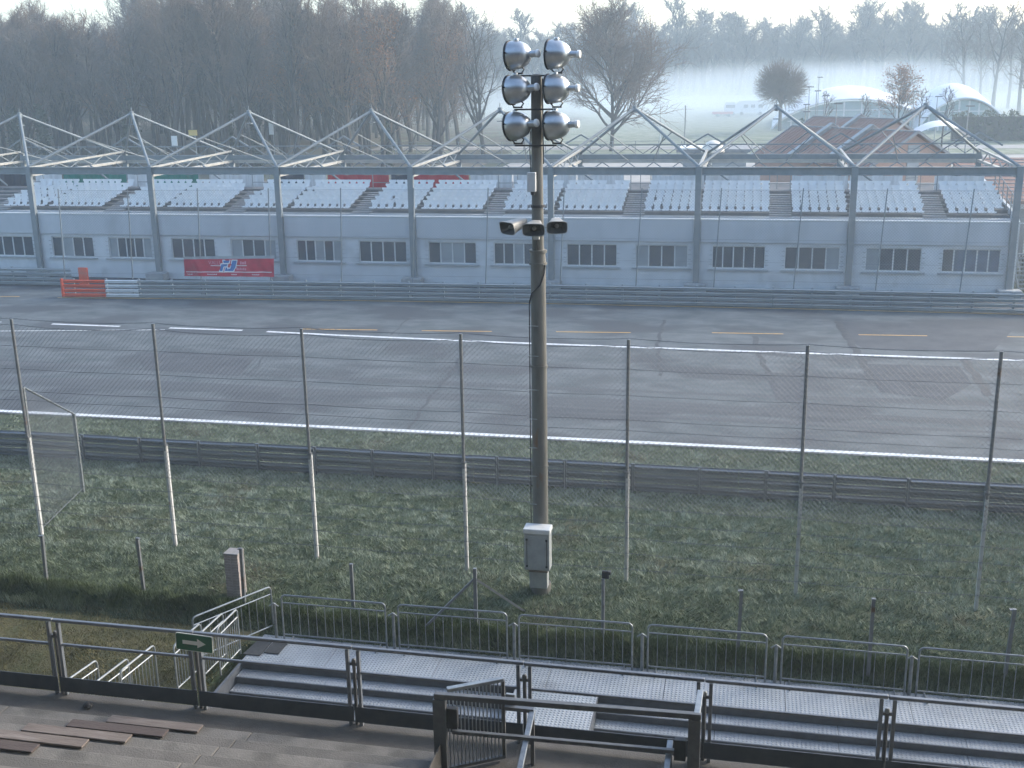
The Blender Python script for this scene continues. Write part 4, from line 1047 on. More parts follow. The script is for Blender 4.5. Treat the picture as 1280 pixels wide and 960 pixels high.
Va = np.array(V, np.float32); Fa = np.array(Fq, np.int32)
mesh_np('seat_rows', np.concatenate([Va + np.array(s_, np.float32) - np.array(o_, np.float32) for s_ in rest]), np.concatenate([Fa + len(Va) * k for k in range(len(rest))]), 'seat', parent=gs, kind='stuff', smooth=True)
# columns, beams, pyramids
YRr = 76.5
AP = 70.7
for i, x_ in enumerate(cX):
    m = MB(); m.box((x_, YS_ - 0.05, 3.55), (0.34, 0.26, 7.1)); m.build('column', 'stand_steel', gs, bevel=0.015)
    MB().box((x_ - 0.02, YS_ - 0.35, 0.26), (1.25, 0.75, 0.5)).build('column_foot', 'tread', gs, bevel=0.05)
    MB().box((x_, YRr, 5.8), (0.30, 0.26, 2.6)).build('column', 'stand_steel', gs)
    # lattice beam running back
    MB().bar((x_, YS_ + 0.1, 7.02), (x_, YRr, 7.30), 0.14, 0.12).build('lattice_chord', 'stand_sunlit', gs)
    MB().bar((x_, YS_ + 0.1, 6.55), (x_, YRr, 6.60), 0.24, 0.16).build('lattice_chord', 'stand_sunlit', gs)
    for k in range(8):
        ya, yb = YS_ + 0.3 + k * 1.4, YS_ + 0.3 + (k + 1) * 1.4
        MB().bar((x_, ya, 6.68 if k % 2 else 6.98 + k * .05), (x_, min(yb, YRr), 6.98 + k * .05 if k % 2 else 6.68), 0.06, 0.06).build('lattice_web', 'stand_steel', gs)
    MB().bar((x_ - 1.4, YRr + 0.3, 7.5), (x_, YRr + 0.3, 8.3), 0.10, 0.10).build('rear_brace', 'stand_steel', gs)
    MB().bar((x_ + 1.4, YRr + 0.3, 7.5), (x_, YRr + 0.3, 8.3), 0.10, 0.10).build('rear_brace', 'stand_steel', gs)
for i in range(8):
    a, b = cX[i], cX[i + 1]; mid = (a + b) / 2
    m = MB(); m.span((a + 0.18, YS_ - 0.03, 6.66), (b - 0.18, YS_ + 0.03, 7.02)); m.span((a + 0.18, YS_ - 0.15, 7.022), (b - 0.18, YS_ + 0.15, 7.06)); m.span((a + 0.18, YS_ - 0.15, 6.62), (b - 0.18, YS_ + 0.15, 6.658))
    m.build('front_beam', 'stand_steel', gs)
    m = MB(); m.span((a + 0.16, YRr - 0.12, 6.46), (b - 0.16, YRr + 0.12, 6.68)); m.build('rear_beam', 'stand_sunlit', gs)
    m = MB(); m.span((a + 0.16, YRr - 0.16, 6.70), (b - 0.16, YRr + 0.10, 7.02)); m.build('rear_beam', 'stand_steel', gs)
    MB().span((a + 0.1, YRr - 0.04, 7.60), (b - 0.1, YRr + 0.04, 7.68)).build('truss_chord', 'stand_steel', gs)
    MB().span((a + 0.1, YRr - 1.5, 6.0), (b - 0.1, YRr - 1.42, 6.08)).build('truss_chord', 'stand_steel', gs)
    n = 10
    for k in range(n):
        xa, xb = a + 8.438 * k / n, a + 8.438 * (k + 1) / n
        MB().bar((xa, YRr, 7.06 if k % 2 else 7.62), (xb, YRr, 7.62 if k % 2 else 7.06), 0.05, 0.05).build('truss_web', 'stand_steel', gs)
        MB().bar((xa, YRr - 1.46, 6.04 if k % 2 else 6.6), (xb, YRr - 1.46, 6.6 if k % 2 else 6.04), 0.06, 0.06).build('truss_web', 'stand_steel', gs)
    ap = Vector((mid, AP, 10.16))
    for cx_, cy_ in ((a, YS_), (b, YS_), (a, YRr), (b, YRr)):
        MB().path([(cx_, cy_, 7.08), ap], 0.085, 8).build('pyramid_leg', 'stand_steel', gs, smooth=True)
    MB().lathe([(-0.25, 0.05), (-0.2, 0.16), (0.12, 0.14), (0.16, 0.03), (0.42, 0.02)], ap, n=10).build('apex_cap', 'stand_steel', gs)
    for cx_, cy_ in ((a, YS_), (b, YS_)):
        p = Vector((cx_, cy_, 7.08)).lerp(ap, 0.52)
        MB().path([p, (p.x + (1.2 if cx_ == a else -1.2), YRr - 1.5, 6.7)], 0.035, 6).build('tie', 'stand_steel', gs)
        p2 = Vector((cx_, YRr, 7.08)).lerp(ap, 0.5)
        MB().path([p2, (p2.x + (1.6 if cx_ == a else -1.6), YRr, 7.1)], 0.035, 6).build('tie', 'stand_steel', gs)
    MB().box((mid, AP, 9.45), (0.35, 0.35, 0.05)).build('lamp_tray', 'stand_steel', gs)
# raking struts and rails at the back of the seats
for i in range(8):
    mid = (cX[i] + cX[i + 1]) / 2 + 0.4
    for sx in (-0.62, 0.62):
        m = MB(); m.path([(mid + sx, 71.0, 5.1), (mid + sx, 71.0, 6.1)], 0.03, 6); m.build('guard_post', 'stand_steel', gs)
    MB().path([(mid - 0.62, 71.0, 5.6), (mid + 0.62, 71.0, 5.6)], 0.025, 6).build('guard_rail', 'stand_steel', gs)
    MB().path([(cX[i] + 0.2, 71.5, 6.7), (cX[i] + 2.2, 71.2, 5.3)], 0.06, 6).build('strut', 'stand_steel', gs)
# railing on the open end
er = [(14.1, 65.3), (14.1, 66.6), (14.1, 67.8), (14.1, 69.0), (14.1, 70.2), (14.1, 71.4)]
for k, (x_, y_) in enumerate(er):
    MB().path([(x_, y_, 4.1 + 0.22 * k), (x_, y_, 5.3 + 0.22 * k)], 0.035, 6).build('end_post', 'stand_steel', gs)
for dz in (0.6, 1.2):
    MB().path([(14.1, 65.3, 4.1 + dz), (14.1, 71.4, 5.2 + dz)], 0.028, 6).build('end_rail', 'stand_steel', gs)
# cloth-hung fence behind the last row
rf = root('rear_fence', (-20, 71.9, 5.18), 'fence hung with white, green and red cloth behind the last seats', 'fence')
cl = []
for (pa, pb, mt_) in ((-60, 42, 'ban_dark'), (45, 78, 'ban_white'), (80, 158, 'ban_green'), (160, 188, 'ban_white'), (190, 248, 'ban_green'), (262, 330, 'ban_white'), (349, 380, 'ban_dark'), (381, 408, 'ban_white'), (410, 486, 'ban_red'), (489, 512, 'ban_dark'), (514, 574, 'ban_red'), (575, 586, 'ban_red'), (588, 640, 'ban_white'), (642, 720, 'ban_white'), (722, 780, 'ban_white'), (815, 880, 'ban_white'), (882, 950, 'ban_white'), (990, 1060, 'ban_white'), (1062, 1128, 'ban_white'), (1168, 1230, 'ban_white')):
    xa, xb = ony(pa, 225, 71.9).x, ony(pb, 225, 71.9).x
    m = MB(); n = max(4, int((xb - xa) / 0.25)); vs = []
    for k in range(n + 1):
        xx = xa + (xb - xa) * k / n
        yy = 71.9 + 0.03 * math.sin(k * 2.1)
        vs += [(xx, yy, 5.2), (xx, yy, 6.02 + 0.02 * math.sin(k * 1.3 + xa))]
    m.add(vs, [(2 * k, 2 * k + 2, 2 * k + 3, 2 * k + 1) for k in range(n)])
    m.build('cloth_panel', mt_, rf)
x_ = -53
while x_ < 14:
    MB().path([(x_, 71.96, 5.15), (x_, 71.96, 6.25)], 0.025, 6).build('post', 'stand_steel', rf); x_ += 2.1
MB().path([(-53, 71.96, 6.06), (14, 71.96, 6.06)], 0.02, 6).build('top_wire', 'stand_steel', rf)

# ================================================================== DEBRIS FENCE ON THE FAR BARRIER
df = root('debris_fence', (-40, 60.0, 0), 'row of thin tall poles with fine wire mesh behind the far barrier', 'fence')
DX = [-39.0 + 4.17 * i for i in range(14)]
def dY(x): return gfy(x) + 0.28
for i, x_ in enumerate(DX):
    MB().path([(x_ - 0.3, dY(x_), 0.0), (x_, dY(x_), 6.3)], 0.034, 6).build('pole', 'stand_steel', df, smooth=True)
for z_ in (6.2, 4.9, 3.6, 2.4, 1.4):
    MB().path([(x_, dY(x_) - 0.03, z_ + 0.0) for x_ in np.linspace(DX[0], DX[-1], 40)], 0.006, 4).build('wire', 'wire', df)
V, Fq = chainlink(lambda s, z: (DX[0] + s + 40, dY(DX[0] + s) - 0.02 - 60.0, z), 0.16, 1.2, 6.2, DX[-1] - DX[0], 0.0035)
mesh_np('fine_mesh', V, Fq, 'mesh_wire', parent=df, kind='stuff')

# ================================================================== RED BANNER
YB = gfy(-30) + 0.22
q = [ony(230, 324, YB), ony(343, 323, YB), ony(343, 346, YB), ony(231, 345, YB)]
bn = root('banner', ((q[0].x + q[1].x) / 2, YB, q[3].z), 'crimson banner with blue and white FJ emblem hung behind the far barrier', 'banner')
def bpt(u, v, d=0.0):                                     # u 0..1 along, v 0..1 up
    t = q[3].lerp(q[2], u); s_ = q[0].lerp(q[1], u); p = t.lerp(s_, v)
    wv = 0.035 * math.sin(u * 23 + v * 2) * (0.3 + abs(u - 0.4)) + 0.02 * math.sin(u * 51 + v * 5)
    return Vector((p.x, YB - 0.04 + wv - d, p.z))
def bgrid(u0, u1, v0, v1, d, name, mat, parent, n=60, m_=8):
    mm = MB(); n = max(2, int(n * (u1 - u0)) + 2); m_ = max(1, int(m_ * (v1 - v0)) + 1)
    for j in range(m_ + 1):
        for i in range(n + 1): mm.v.append(tuple(bpt(u0 + (u1 - u0) * i / n, v0 + (v1 - v0) * j / m_, d)))
    for j in range(m_):
        for i in range(n): mm.f.append((j * (n + 1) + i, j * (n + 1) + i + 1, (j + 1) * (n + 1) + i + 1, (j + 1) * (n + 1) + i))
    return mm.build(name, mat, parent, smooth=True)
cloth = bgrid(0, 1, 0, 1, 0, 'cloth', 'banner', bn)
bgrid(-0.002, 1.002, 1.0, 1.16, -0.01, 'top_hem', 'sill', bn)
bgrid(0.02, 0.975, 0.235, 0.275, 0.008, 'stripe', 'banner_white', bn)
bgrid(0.30, 0.42, 0.60, 0.635, 0.008, 'stripe', 'banner_white', bn)
bgrid(0.58, 0.70, 0.60, 0.635, 0.008, 'stripe', 'banner_white', bn)
def bpoly(pts, d, name, mat):
    mm = MB(); mm.add([bpt(u, v, d) for u, v in pts], [tuple(range(len(pts)))]); return mm.build(name, mat, bn)
# emblem: slanted F and J, blue on a white outline (u along 5.8 m, v over 1.05 m)
def em(x_, y_): return (0.395 + x_ * 0.205 / 2.25, 0.29 + y_ * 0.64 / 1.3)
def epoly(pts, d, nm, mt_): bpoly([em(*p) for p in pts], d, nm, mt_)
Fs = [[(0.5, 1.25), (1.30, 1.25), (1.18, 0.98), (0.55, 0.98)], [(0.32, 0.85), (1.05, 0.85), (0.92, 0.58), (0.42, 0.58)], [(0.30, 0.84), (0.62, 0.84), (0.42, 0.06), (0.05, 0.06)], ]
Js = [[(1.62, 1.25), (2.18, 1.25), (1.95, 0.45), (1.42, 0.45)], [(1.42, 0.46), (1.95, 0.46), (1.72, 0.06), (0.98, 0.06), (1.12, 0.32), (1.36, 0.32)], [(0.72, 0.06), (0.98, 0.06), (1.10, 0.34), (0.82, 0.50)]]
def grow_(pts, k):
    cx_ = sum(p[0] for p in pts) / len(pts); cy_ = sum(p[1] for p in pts) / len(pts)
    return [(p[0] + k * (1 if p[0] > cx_ else -1), p[1] + k * (1 if p[1] > cy_ else -1)) for p in pts]
for j, pl in enumerate(Fs + Js): epoly(grow_(pl, 0.10), 0.010 + 0.0015 * j, 'emblem_outline', 'banner_white')
for j, pl in enumerate(Fs + Js): epoly(pl, 0.022 + 0.0015 * j, 'emblem_letter', 'banner_blue')
def btext(txt, u, v, size, mat):
    cu = bpy.data.curves.new('lettering', 'FONT'); cu.body = txt; cu.size = size
    tmp = bpy.data.objects.new('tmp_text', cu); col.objects.link(tmp)
    dg = bpy.context.evaluated_depsgraph_get(); me = bpy.data.meshes.new_from_object(tmp.evaluated_get(dg)); bpy.data.objects.remove(tmp)
    W_ = (q[1] - q[0]).length; Hh = (q[0] - q[3]).length
    for vt in me.vertices:
        p = bpt(u + vt.co.x / W_, v + vt.co.y / Hh, 0.012); vt.co = p - ORG[bn.name]
    me.materials.clear(); me.materials.append(MT[mat]); ob = bpy.data.objects.new('lettering', me); col.objects.link(ob); ob.parent = bn
btext('VALLI', 0.275, 0.69, 0.30, 'banner_pink')
# further print on the banner is too blurred in the photograph to read: built as broken faded strokes
def strokes(u0, u1, v0, v1, n, mat):
    for k in range(n):
        w_ = (u1 - u0) / n
        bgrid(u0 + k * w_, u0 + (k + 0.72) * w_, v0, v1 - (0.03 if k % 2 else 0.0), 0.012, 'faded_print', mat, bn)
strokes(0.63, 0.70, 0.69, 0.86, 3, 'banner_pink')
strokes(0.585, 0.70, 0.36, 0.50, 6, 'banner_pink')
for u_, w_ in ((0.035, 0.06), (0.26, 0.11), (0.53, 0.06), (0.76, 0.08)): strokes(u_, u_ + w_, 0.09, 0.15, int(w_ * 90), 'banner_white')
# ================================================================== BARE TREES
def seg_mesh(S, n=3):
    S = np.array(S, np.float64); p0, p1, r0, r1 = S[:, 0:3], S[:, 3:6], S[:, 6], S[:, 7]
    d = p1 - p0; d /= np.linalg.norm(d, axis=1, keepdims=True) + 1e-9
    ref = np.where(np.abs(d[:, 2:3]) > 0.9, np.array([[1.0, 0, 0]]), np.array([[0, 0, 1.0]]))
    a = np.cross(d, ref); a /= np.linalg.norm(a, axis=1, keepdims=True) + 1e-9; b = np.cross(d, a)
    V = np.empty((len(S), 2 * n, 3))
    for k in range(n):
        t = 2 * np.pi * k / n; w_ = a * np.cos(t) + b * np.sin(t)
        V[:, k] = p0 + w_ * r0[:, None]; V[:, n + k] = p1 + w_ * r1[:, None]
    base = (np.arange(len(S)) * 2 * n)[:, None]
    F = np.concatenate([np.concatenate([base + k, base + (k + 1) % n, base + n + (k + 1) % n, base + n + k], 1) for k in range(n)])
    return V.reshape(-1, 3), F
def perp(d, rnd):
    v = Vector((rnd.gauss(0, 1), rnd.gauss(0, 1), rnd.gauss(0, 1))); v -= d * v.dot(d); return v.normalized()
def grow_tree(seed, H, first=0.3, spread=0.55, nb=15, lens=0.40, lean=0.03, fork=False, dens=1.0, thick=1.0):
    rnd = random.Random(seed); big = []; fine = []; tips = []
    def branch(p, d, L, r, lvl):
        ns = (9, 5, 3, 2, 1)[lvl]; q = p.copy(); dd = d.copy(); pts = [(q.copy(), r)]
        for i in range(ns):
            dd = (dd + perp(dd, rnd) * (0.05, 0.12, 0.16, 0.2, 0.2)[lvl] + Vector((0, 0, (0.02, 0.10, 0.07, 0.03, 0)[lvl]))).normalized()
            q2 = q + dd * (L / ns); rr = r * (1 - 0.85 * (i + 1) / ns) + 0.006 * thick
            (big if lvl < 2 else fine).append((*q, *q2, pts[-1][1], rr)); q = q2; pts.append((q.copy(), rr))
        if lvl == 4: tips.append(q); return
        nc = max(1, int(((nb, 6, 5, 3)[lvl]) * dens + rnd.random()))
        for c in range(nc):
            lo = first if lvl == 0 else 0.25
            t = lo + (1 - lo) * (c + rnd.random()) / nc
            f = t * ns; i = min(int(f), ns - 1); a_, ra = pts[i]; b_, rb = pts[i + 1]
            pos = a_.lerp(b_, f - i); di = (b_ - a_).normalized()
            sp = spread * (1.25 - 0.5 * t) if lvl == 0 else 0.65
            nd = (di * math.cos(sp) + perp(di, rnd) * math.sin(sp)).normalized()
            Lc = (H * lens * (1.15 - 0.75 * t) if lvl == 0 else L * (0.50 if lvl < 3 else 0.6)) * rnd.uniform(0.75, 1.2)
            branch(pos, nd, Lc, max(min(ra * 0.66, 0.024 * Lc + 0.006), (0, 0.045, 0.022, 0.014)[min(lvl, 3)] * thick), lvl + 1)
    branch(Vector((0, 0, -0.3)), Vector((rnd.gauss(0, lean), rnd.gauss(0, lean), 1)).normalized(), H * 0.97, H * 0.0165 * thick ** 0.5, 0)
    if fork:
        for k in range(2):
            branch(Vector((0, 0, H * 0.1)), Vector((rnd.choice((-1, 1)) * rnd.uniform(0.15, 0.3), rnd.gauss(0, 0.12), 1)).normalized(), H * rnd.uniform(0.75, 0.9), H * 0.0125, 0)
    return big, fine, tips
def leaf_quads(pts, n, size, seed, rad=0.5):
    r = np.random.default_rng(seed); P = np.array([tuple(p) for p in pts])
    c = P[r.integers(0, len(P), n)] + r.normal(0, rad, (n, 3))
    a = r.normal(0, 1, (n, 3)); a /= np.linalg.norm(a, axis=1, keepdims=True); b = np.cross(a, r.normal(0, 1, (n, 3))); b /= np.linalg.norm(b, axis=1, keepdims=True)
    s_ = size * r.uniform(0.6, 1.2, (n, 1)); V = np.stack([c - a * s_, c + b * s_ * 0.6, c + a * s_, c - b * s_ * 0.6], 1)
    return V.reshape(-1, 3), np.arange(n * 4).reshape(-1, 4)
def make_tree(name, label, seed, H, group, bark='bark', twig='twig', leaves=0, ivy=False, **kw):
    big, fine, tips = grow_tree(seed, H, **kw)
    o = root(name, (0, 0, 0), label, 'tree', group)
    V, F = seg_mesh(big, 5); mesh_np('trunk', V, F, bark, parent=o)
    V, F = seg_mesh(fine, 3); cr = mesh_np('crown', V, F, twig, parent=o)
    if leaves:
        r = random.Random(seed); sel = tips if leaves > 1500 else [t for t in tips if vnoise(np.array([t.x * 0.4 + 20]), np.array([t.z * 0.3]), seed)[0] > 0.55] or tips
        V, F = leaf_quads(sel, leaves, 0.11, seed, 0.35); mesh_np('leaves', V, F, 'rust_leaf', parent=cr, kind='stuff')
    if ivy:
        pts = [Vector((0.1, 0, z_)) for z_ in np.linspace(0, H * 0.5, 30)]
        V, F = leaf_quads(pts, 2600, 0.22, seed + 5, 0.42); mesh_np('ivy', V, F, 'ivy', parent=cr, kind='stuff')
    return o
LW = 'tall bare deciduous tree in the dense wood behind the grandstand'
GW = 'bare wood behind the grandstand'
forest = [make_tree('bare_tree', LW, 100 + k, h, GW, bark=('bark', 'bark2')[k % 2], twig=('twig', 'twig_warm', 'twig')[k % 3], first=fi, spread=sp, nb=nb_, fork=fk, thick=1.35, dens=1.1)
          for k, (h, fi, sp, nb_, fk) in enumerate(((19.2, 0.40, 0.50, 15, False), (18.6, 0.32, 0.42, 12, True), (20.0, 0.45, 0.55, 16, False), (17.2, 0.36, 0.6, 15, False), (19, 0.30, 0.38, 11, True), (16.5, 0.36, 0.5, 14, True)))]
rusty = make_tree('bare_tree', 'bare tree with clinging rust-brown leaves in the wood behind the grandstand', 131, 17, 'rust-leaved trees in the wood', leaves=1400, first=0.2, spread=0.6, thick=1.35, twig='twig_warm')
ivied = make_tree('ivy_tree', 'tree with ivy-dark trunk in the wood behind the grandstand', 141, 19, 'ivy-clad trees in the wood', ivy=True, thick=1.35, bark='bark2')
random.seed(77)
cells = []
yy = 128.0
while yy < 205:
    xx = -0.84 * yy
    lim = -0.262 * yy if yy > 140 else -0.30 * yy
    while xx < lim:
        cells.append((xx + random.uniform(-2.2, 2.2), yy + random.uniform(-2.5, 2.5))); xx += 5.6
    yy += 6.2
placed = {}
for i, (x_, y_) in enumerate(cells):
    px_ = x_ / y_
    k = random.randrange(6); src = forest[k]
    if random.random() < (0.22 if px_ < -0.55 else 0.10): src = rusty
    elif y_ < 150 and random.random() < 0.16: src = ivied
    s_ = random.uniform(0.76, 1.08) * (1.0 if px_ > -0.58 else 0.90)
    loc = (x_, y_, gz1(x_, y_)); rz = random.uniform(0, 6.28)
    if src.name not in placed:
        placed[src.name] = 1; src.location = loc; src.rotation_euler = (0, 0, rz); src.scale = (s_, s_, s_)
    else: dup(src, loc, rz=rz, scale=(s_, s_, s_ * random.uniform(0.94, 1.06)))
for src in forest + [rusty, ivied]:
    if src.name not in placed: src.location = (-90, 150, gz1(-90, 150))
# undergrowth leaf litter floor
sheet('forest_floor', lines((-220, -33, 6)), lines((112, 230, 6)), 0.05, 'litter')
# single trees that stand clear of the wood
def at_depth(px, Y): return ony(px, 150, Y).x
t_big = make_tree('round_bare_tree', 'broad round-crowned bare tree standing clear of the wood behind the mast', 201, 16.5, None, first=0.14, spread=0.85, nb=28, lens=0.52, thick=1.4, dens=1.4, twig='twig_warm', leaves=900)
x_ = at_depth(764, 158); t_big.location = (x_, 158, gz1(x_, 158))
t_s = make_tree('slender_bare_tree', 'slender open bare tree between the wood and the light mast', 202, 17.5, None, first=0.2, spread=0.6, nb=12, dens=0.75, thick=1.2, fork=True)
x_ = at_depth(603, 150); t_s.location = (x_, 150, gz1(x_, 150))
t_r = make_tree('small_leafy_tree', 'small tree with brown leaves in front of the white shell roofs', 203, 9.5, None, first=0.3, spread=0.7, nb=12, thick=1.1, leaves=3200)
x_ = at_depth(1124, 165); t_r.location = (x_, 165, gz1(x_, 165))
t_p = make_tree('pollard_tree', 'small bare tree with a short trunk in front of the white shell roofs', 204, 7.5, 'small bare trees by the shell roofs', first=0.35, spread=0.7, nb=9, dens=0.7, thick=1.3)
x_ = at_depth(1180, 160); t_p.location = (x_, 160, gz1(x_, 160))
for px_, Y_ in ((1078, 168), (1030, 178), (1150, 172)):
    x_ = at_depth(px_, Y_); dup(t_p, (x_, Y_, gz1(x_, Y_)), rz=px_ * 1.3, scale=(0.9 + 0.1 * math.sin(px_)))
# ball-crowned tree: limbs and straight twigs radiating to a sphere
def ball_tree():
    o = root('ball_tree', (0, 0, 0), 'clipped ball-shaped bare tree standing alone in the mist', 'tree')
    r = np.random.default_rng(9); big = [(0, 0, -0.3, 0, 0, 4.6, 0.34, 0.28)]; fine = []; c = np.array((0, 0, 7.2)); Rb = 4.5
    for k in range(26):
        d = r.normal(0, 1, 3); d[2] = abs(d[2]) * 0.9 - 0.15; d /= np.linalg.norm(d); s_ = np.array((0, 0, 4.4)); e_ = c + d * Rb * 0.5
        big.append((*s_, *e_, 0.10, 0.05))
        for j in range(75):
            d2 = d + r.normal(0, 0.55, 3); d2 /= np.linalg.norm(d2); t0 = s_ + (e_ - s_) * r.uniform(0.35, 1)
            tip = c + d2 * Rb * r.uniform(0.82, 1.06); m_ = (t0 + tip) / 2 + r.normal(0, 0.2, 3)
            fine.append((*t0, *m_, 0.03, 0.024)); fine.append((*m_, *tip, 0.024, 0.012))
    V, F = seg_mesh(big, 6); mesh_np('trunk', V, F, 'bark2', parent=o); V, F = seg_mesh(fine, 3); mesh_np('crown', V, F, 'twig_warm', parent=o)
    return o
bt = ball_tree(); x_ = at_depth(975, 192); bt.location = (x_, 192, gz1(x_, 192) - 0.2)
# misty wood far behind
LF = 'bare tree in the distant misty wood beyond the yard'
far = [make_tree('distant_tree', LF, 300 + k, h, 'distant misty wood', first=0.3, spread=0.5, nb=13, dens=1.0, thick=3.2, bark='bark', twig='twig') for k, h in enumerate((20, 21.5, 18))]
random.seed(31); n_ = 0
for row in range(4):
    Y_ = 318 + row * 16; x_ = -0.30 * Y_
    while x_ < 0.36 * Y_:
        src = far[random.randrange(3)]; loc = (x_ + random.uniform(-2, 2), Y_ + random.uniform(-5, 5)); loc = (*loc, gz1(*loc)); s_ = random.choice((random.uniform(0.62, 0.8), random.uniform(0.78, 0.98), random.uniform(0.9, 1.06))) * (1.0 - 0.10 * max(0.0, x_ / 120))
        if n_ < 3: src = far[n_]; src.location = loc; src.scale = (s_,) * 3
        else: dup(src, loc, rz=random.uniform(0, 6.28), scale=(s_ * 1.35, s_ * 1.35, s_))
        n_ += 1; x_ += random.uniform(3.2, 10.5) + row * 0.8
def wood_mass(name, label, x0, x1, y0, y1, n, h, seed, r0=0.05, lean=0.06):
    r = np.random.default_rng(seed)
    x_ = r.uniform(x0, x1, n); y_ = r.uniform(y0, y1, n); g_ = gz(x_, y_); top = h * (0.62 + 0.25 * vnoise(x_ * 0.13, y_ * 0.05, seed) + 0.18 * vnoise(x_ * 0.45, y_ * 0.2, seed + 3))
    zb = g_ + top * r.random(n) ** 0.9 * 0.9; L_ = np.minimum(r.uniform(1.0, 5.0, n), g_ + top - zb + 0.6)
    p0 = np.stack([x_, y_, zb], 1); d = np.stack([r.normal(0, 0.45, n), r.normal(0, 0.45, n), np.ones(n)], 1); d /= np.linalg.norm(d, axis=1, keepdims=True)
    S = np.concatenate([p0, p0 + d * L_[:, None], np.full((n, 1), r0), np.full((n, 1), r0 * 0.3)], 1)
    V, F = seg_mesh(S, 3); o = mesh_np(name, V, F, 'twig', kind='stuff'); return tag(o, label, 'wood')
wood_mass('far_wood', 'far-off grey mass of bare wood behind the distant misty trees', -130, 175, 368, 420, 48000, 20, 41, 0.12)
wood_mass('wood_thicket', 'grey-brown thicket of thin stems in the depth of the wood', -190, -52, 196, 226, 26000, 15, 42, 0.05)
# taller open trees on the right, nearer than the misty wood
t_o = make_tree('open_crown_tree', 'tall dark open-crowned bare tree beside the shell roofs', 210, 18, 'open-crowned trees by the shell roofs', first=0.35, spread=0.75, nb=13, dens=0.9, thick=1.9)
spots = [(1240, 232, 1.02), (1200, 240, 0.93), (1272, 225, 0.95), (1300, 215, 0.95), (1258, 245, 0.9), (1222, 250, 0.88), (1330, 220, 1.0), (1285, 200, 0.75)]
for i, (px_, Y_, s_) in enumerate(spots):
    x_ = at_depth(px_, Y_)
    if i == 0: t_o.location = (x_, Y_, gz1(x_, Y_)); t_o.scale = (s_,) * 3
    else: dup(t_o, (x_, Y_, gz1(x_, Y_)), rz=i * 1.9, scale=s_)

# ================================================================== YARD, LANES AND BUILDINGS BEHIND THE STAND
sheet('yard', lines((-30, 60, 3)), lines((80, 152, 3)), 0.06, 'gravel')
sheet('meadow', lines((-60, 160, 6)), lines((153, 316, 6)), 0.05, 'meadow')
sheet('lane', lines((-55, 90, 4)), lines((160, 165, 2.5)), 0.09, 'lane')
def gable(apex, wd, Yf, ze_d, depth, rz, label, cross=()):
    A = ony(*apex, Yf); xm, zr = A.x, A.z; g = gz1(xm, Yf)
    o = root('brick_house', (0, 0, 0), label, 'house', 'gabled brick houses behind the grandstand')
    zr -= g; ze = zr - ze_d; x0, x1 = -wd / 2, wd / 2; Yb = depth
    m = MB()
    m.add([(x0, 0, -.5), (x1, 0, -.5), (x1, 0, ze), (0, 0, zr - 0.12), (x0, 0, ze), (x0, Yb, -.5), (x1, Yb, -.5), (x1, Yb, ze), (0, Yb, zr - 0.12), (x0, Yb, ze)],
          [(0, 1, 2, 3, 4), (9, 8, 7, 6, 5), (1, 6, 7, 2), (5, 0, 4, 9), (0, 5, 6, 1)])
    m.build('wall', 'brickwall', o)
    for sx, xe in ((-1, x0 - 0.5), (1, x1 + 0.5)):
        zz = ze - 0.5 * ze_d / x1
        mm = MB(); n = Vector((sx * ze_d, 0, x1)).normalized() * 0.12
        a_, b_, c_, d_ = Vector((xe, -0.35, zz)), Vector((0, -0.35, zr)), Vector((0, Yb + 0.3, zr)), Vector((xe, Yb + 0.3, zz))
        mm.add([a_, b_, c_, d_, a_ + n, b_ + n, c_ + n, d_ + n], [(0, 1, 2, 3), (7, 6, 5, 4), (0, 4, 5, 1), (1, 5, 6, 2), (2, 6, 7, 3), (3, 7, 4, 0)])
        rf_ = mm.build('roof_slope', 'terracotta', o)
        for yv in (-0.42, Yb + 0.25): MB().bar((xe, yv, zz + 0.1), (0, yv, zr + 0.1), 0.16, 0.22).build('verge', 'verge', o)
        for yv in cross:
            MB().bar((xe, yv, zz + 0.28), (0, yv, zr + 0.32), 0.35, 0.40).build('fire_wall', 'verge', o)
            MB().bar((xe, yv, zz + 0.50), (0, yv, zr + 0.54), 0.45, 0.06).build('coping', 'sill', o)
        tm = MB()
        for k in range(int(Yb / 0.5)):
            yv = 0.1 + k * 0.5; tm.bar((xe, yv, zz + 0.13), (0, yv, zr + 0.13), 0.18, 0.09)
        tm.build('tile_ridges', 'terracotta', rf_, kind='stuff')
    MB().bar((0, -0.4, zr + 0.12), (0, Yb + 0.3, zr + 0.12), 0.3, 0.14).build('ridge', 'verge', o)
    w_ = MB().span((-0.6, -0.06, 0.8), (0.7, -0.005, zr - 1.0)).build('window_strip', 'bldg_grey', o)
    for zz in np.arange(1.5, zr - 1.2, 0.8): MB().span((-0.6, -0.09, zz), (0.7, -0.061, zz + 0.08)).build('transom', 'verge', w_)
    o.location = (xm, Yf, g); o.rotation_euler = (0, 0, rz)
    return o
gable((1143, 166), 9.0, 100, 2.4, 15, R(38), 'long brick gabled house with grey window strip, nearest the grandstand end column', (5.0, 10.0))
gable((1118, 150), 7.6, 124, 2.1, 12, R(38), 'smaller brick gabled house set behind the long one', (5.0,))
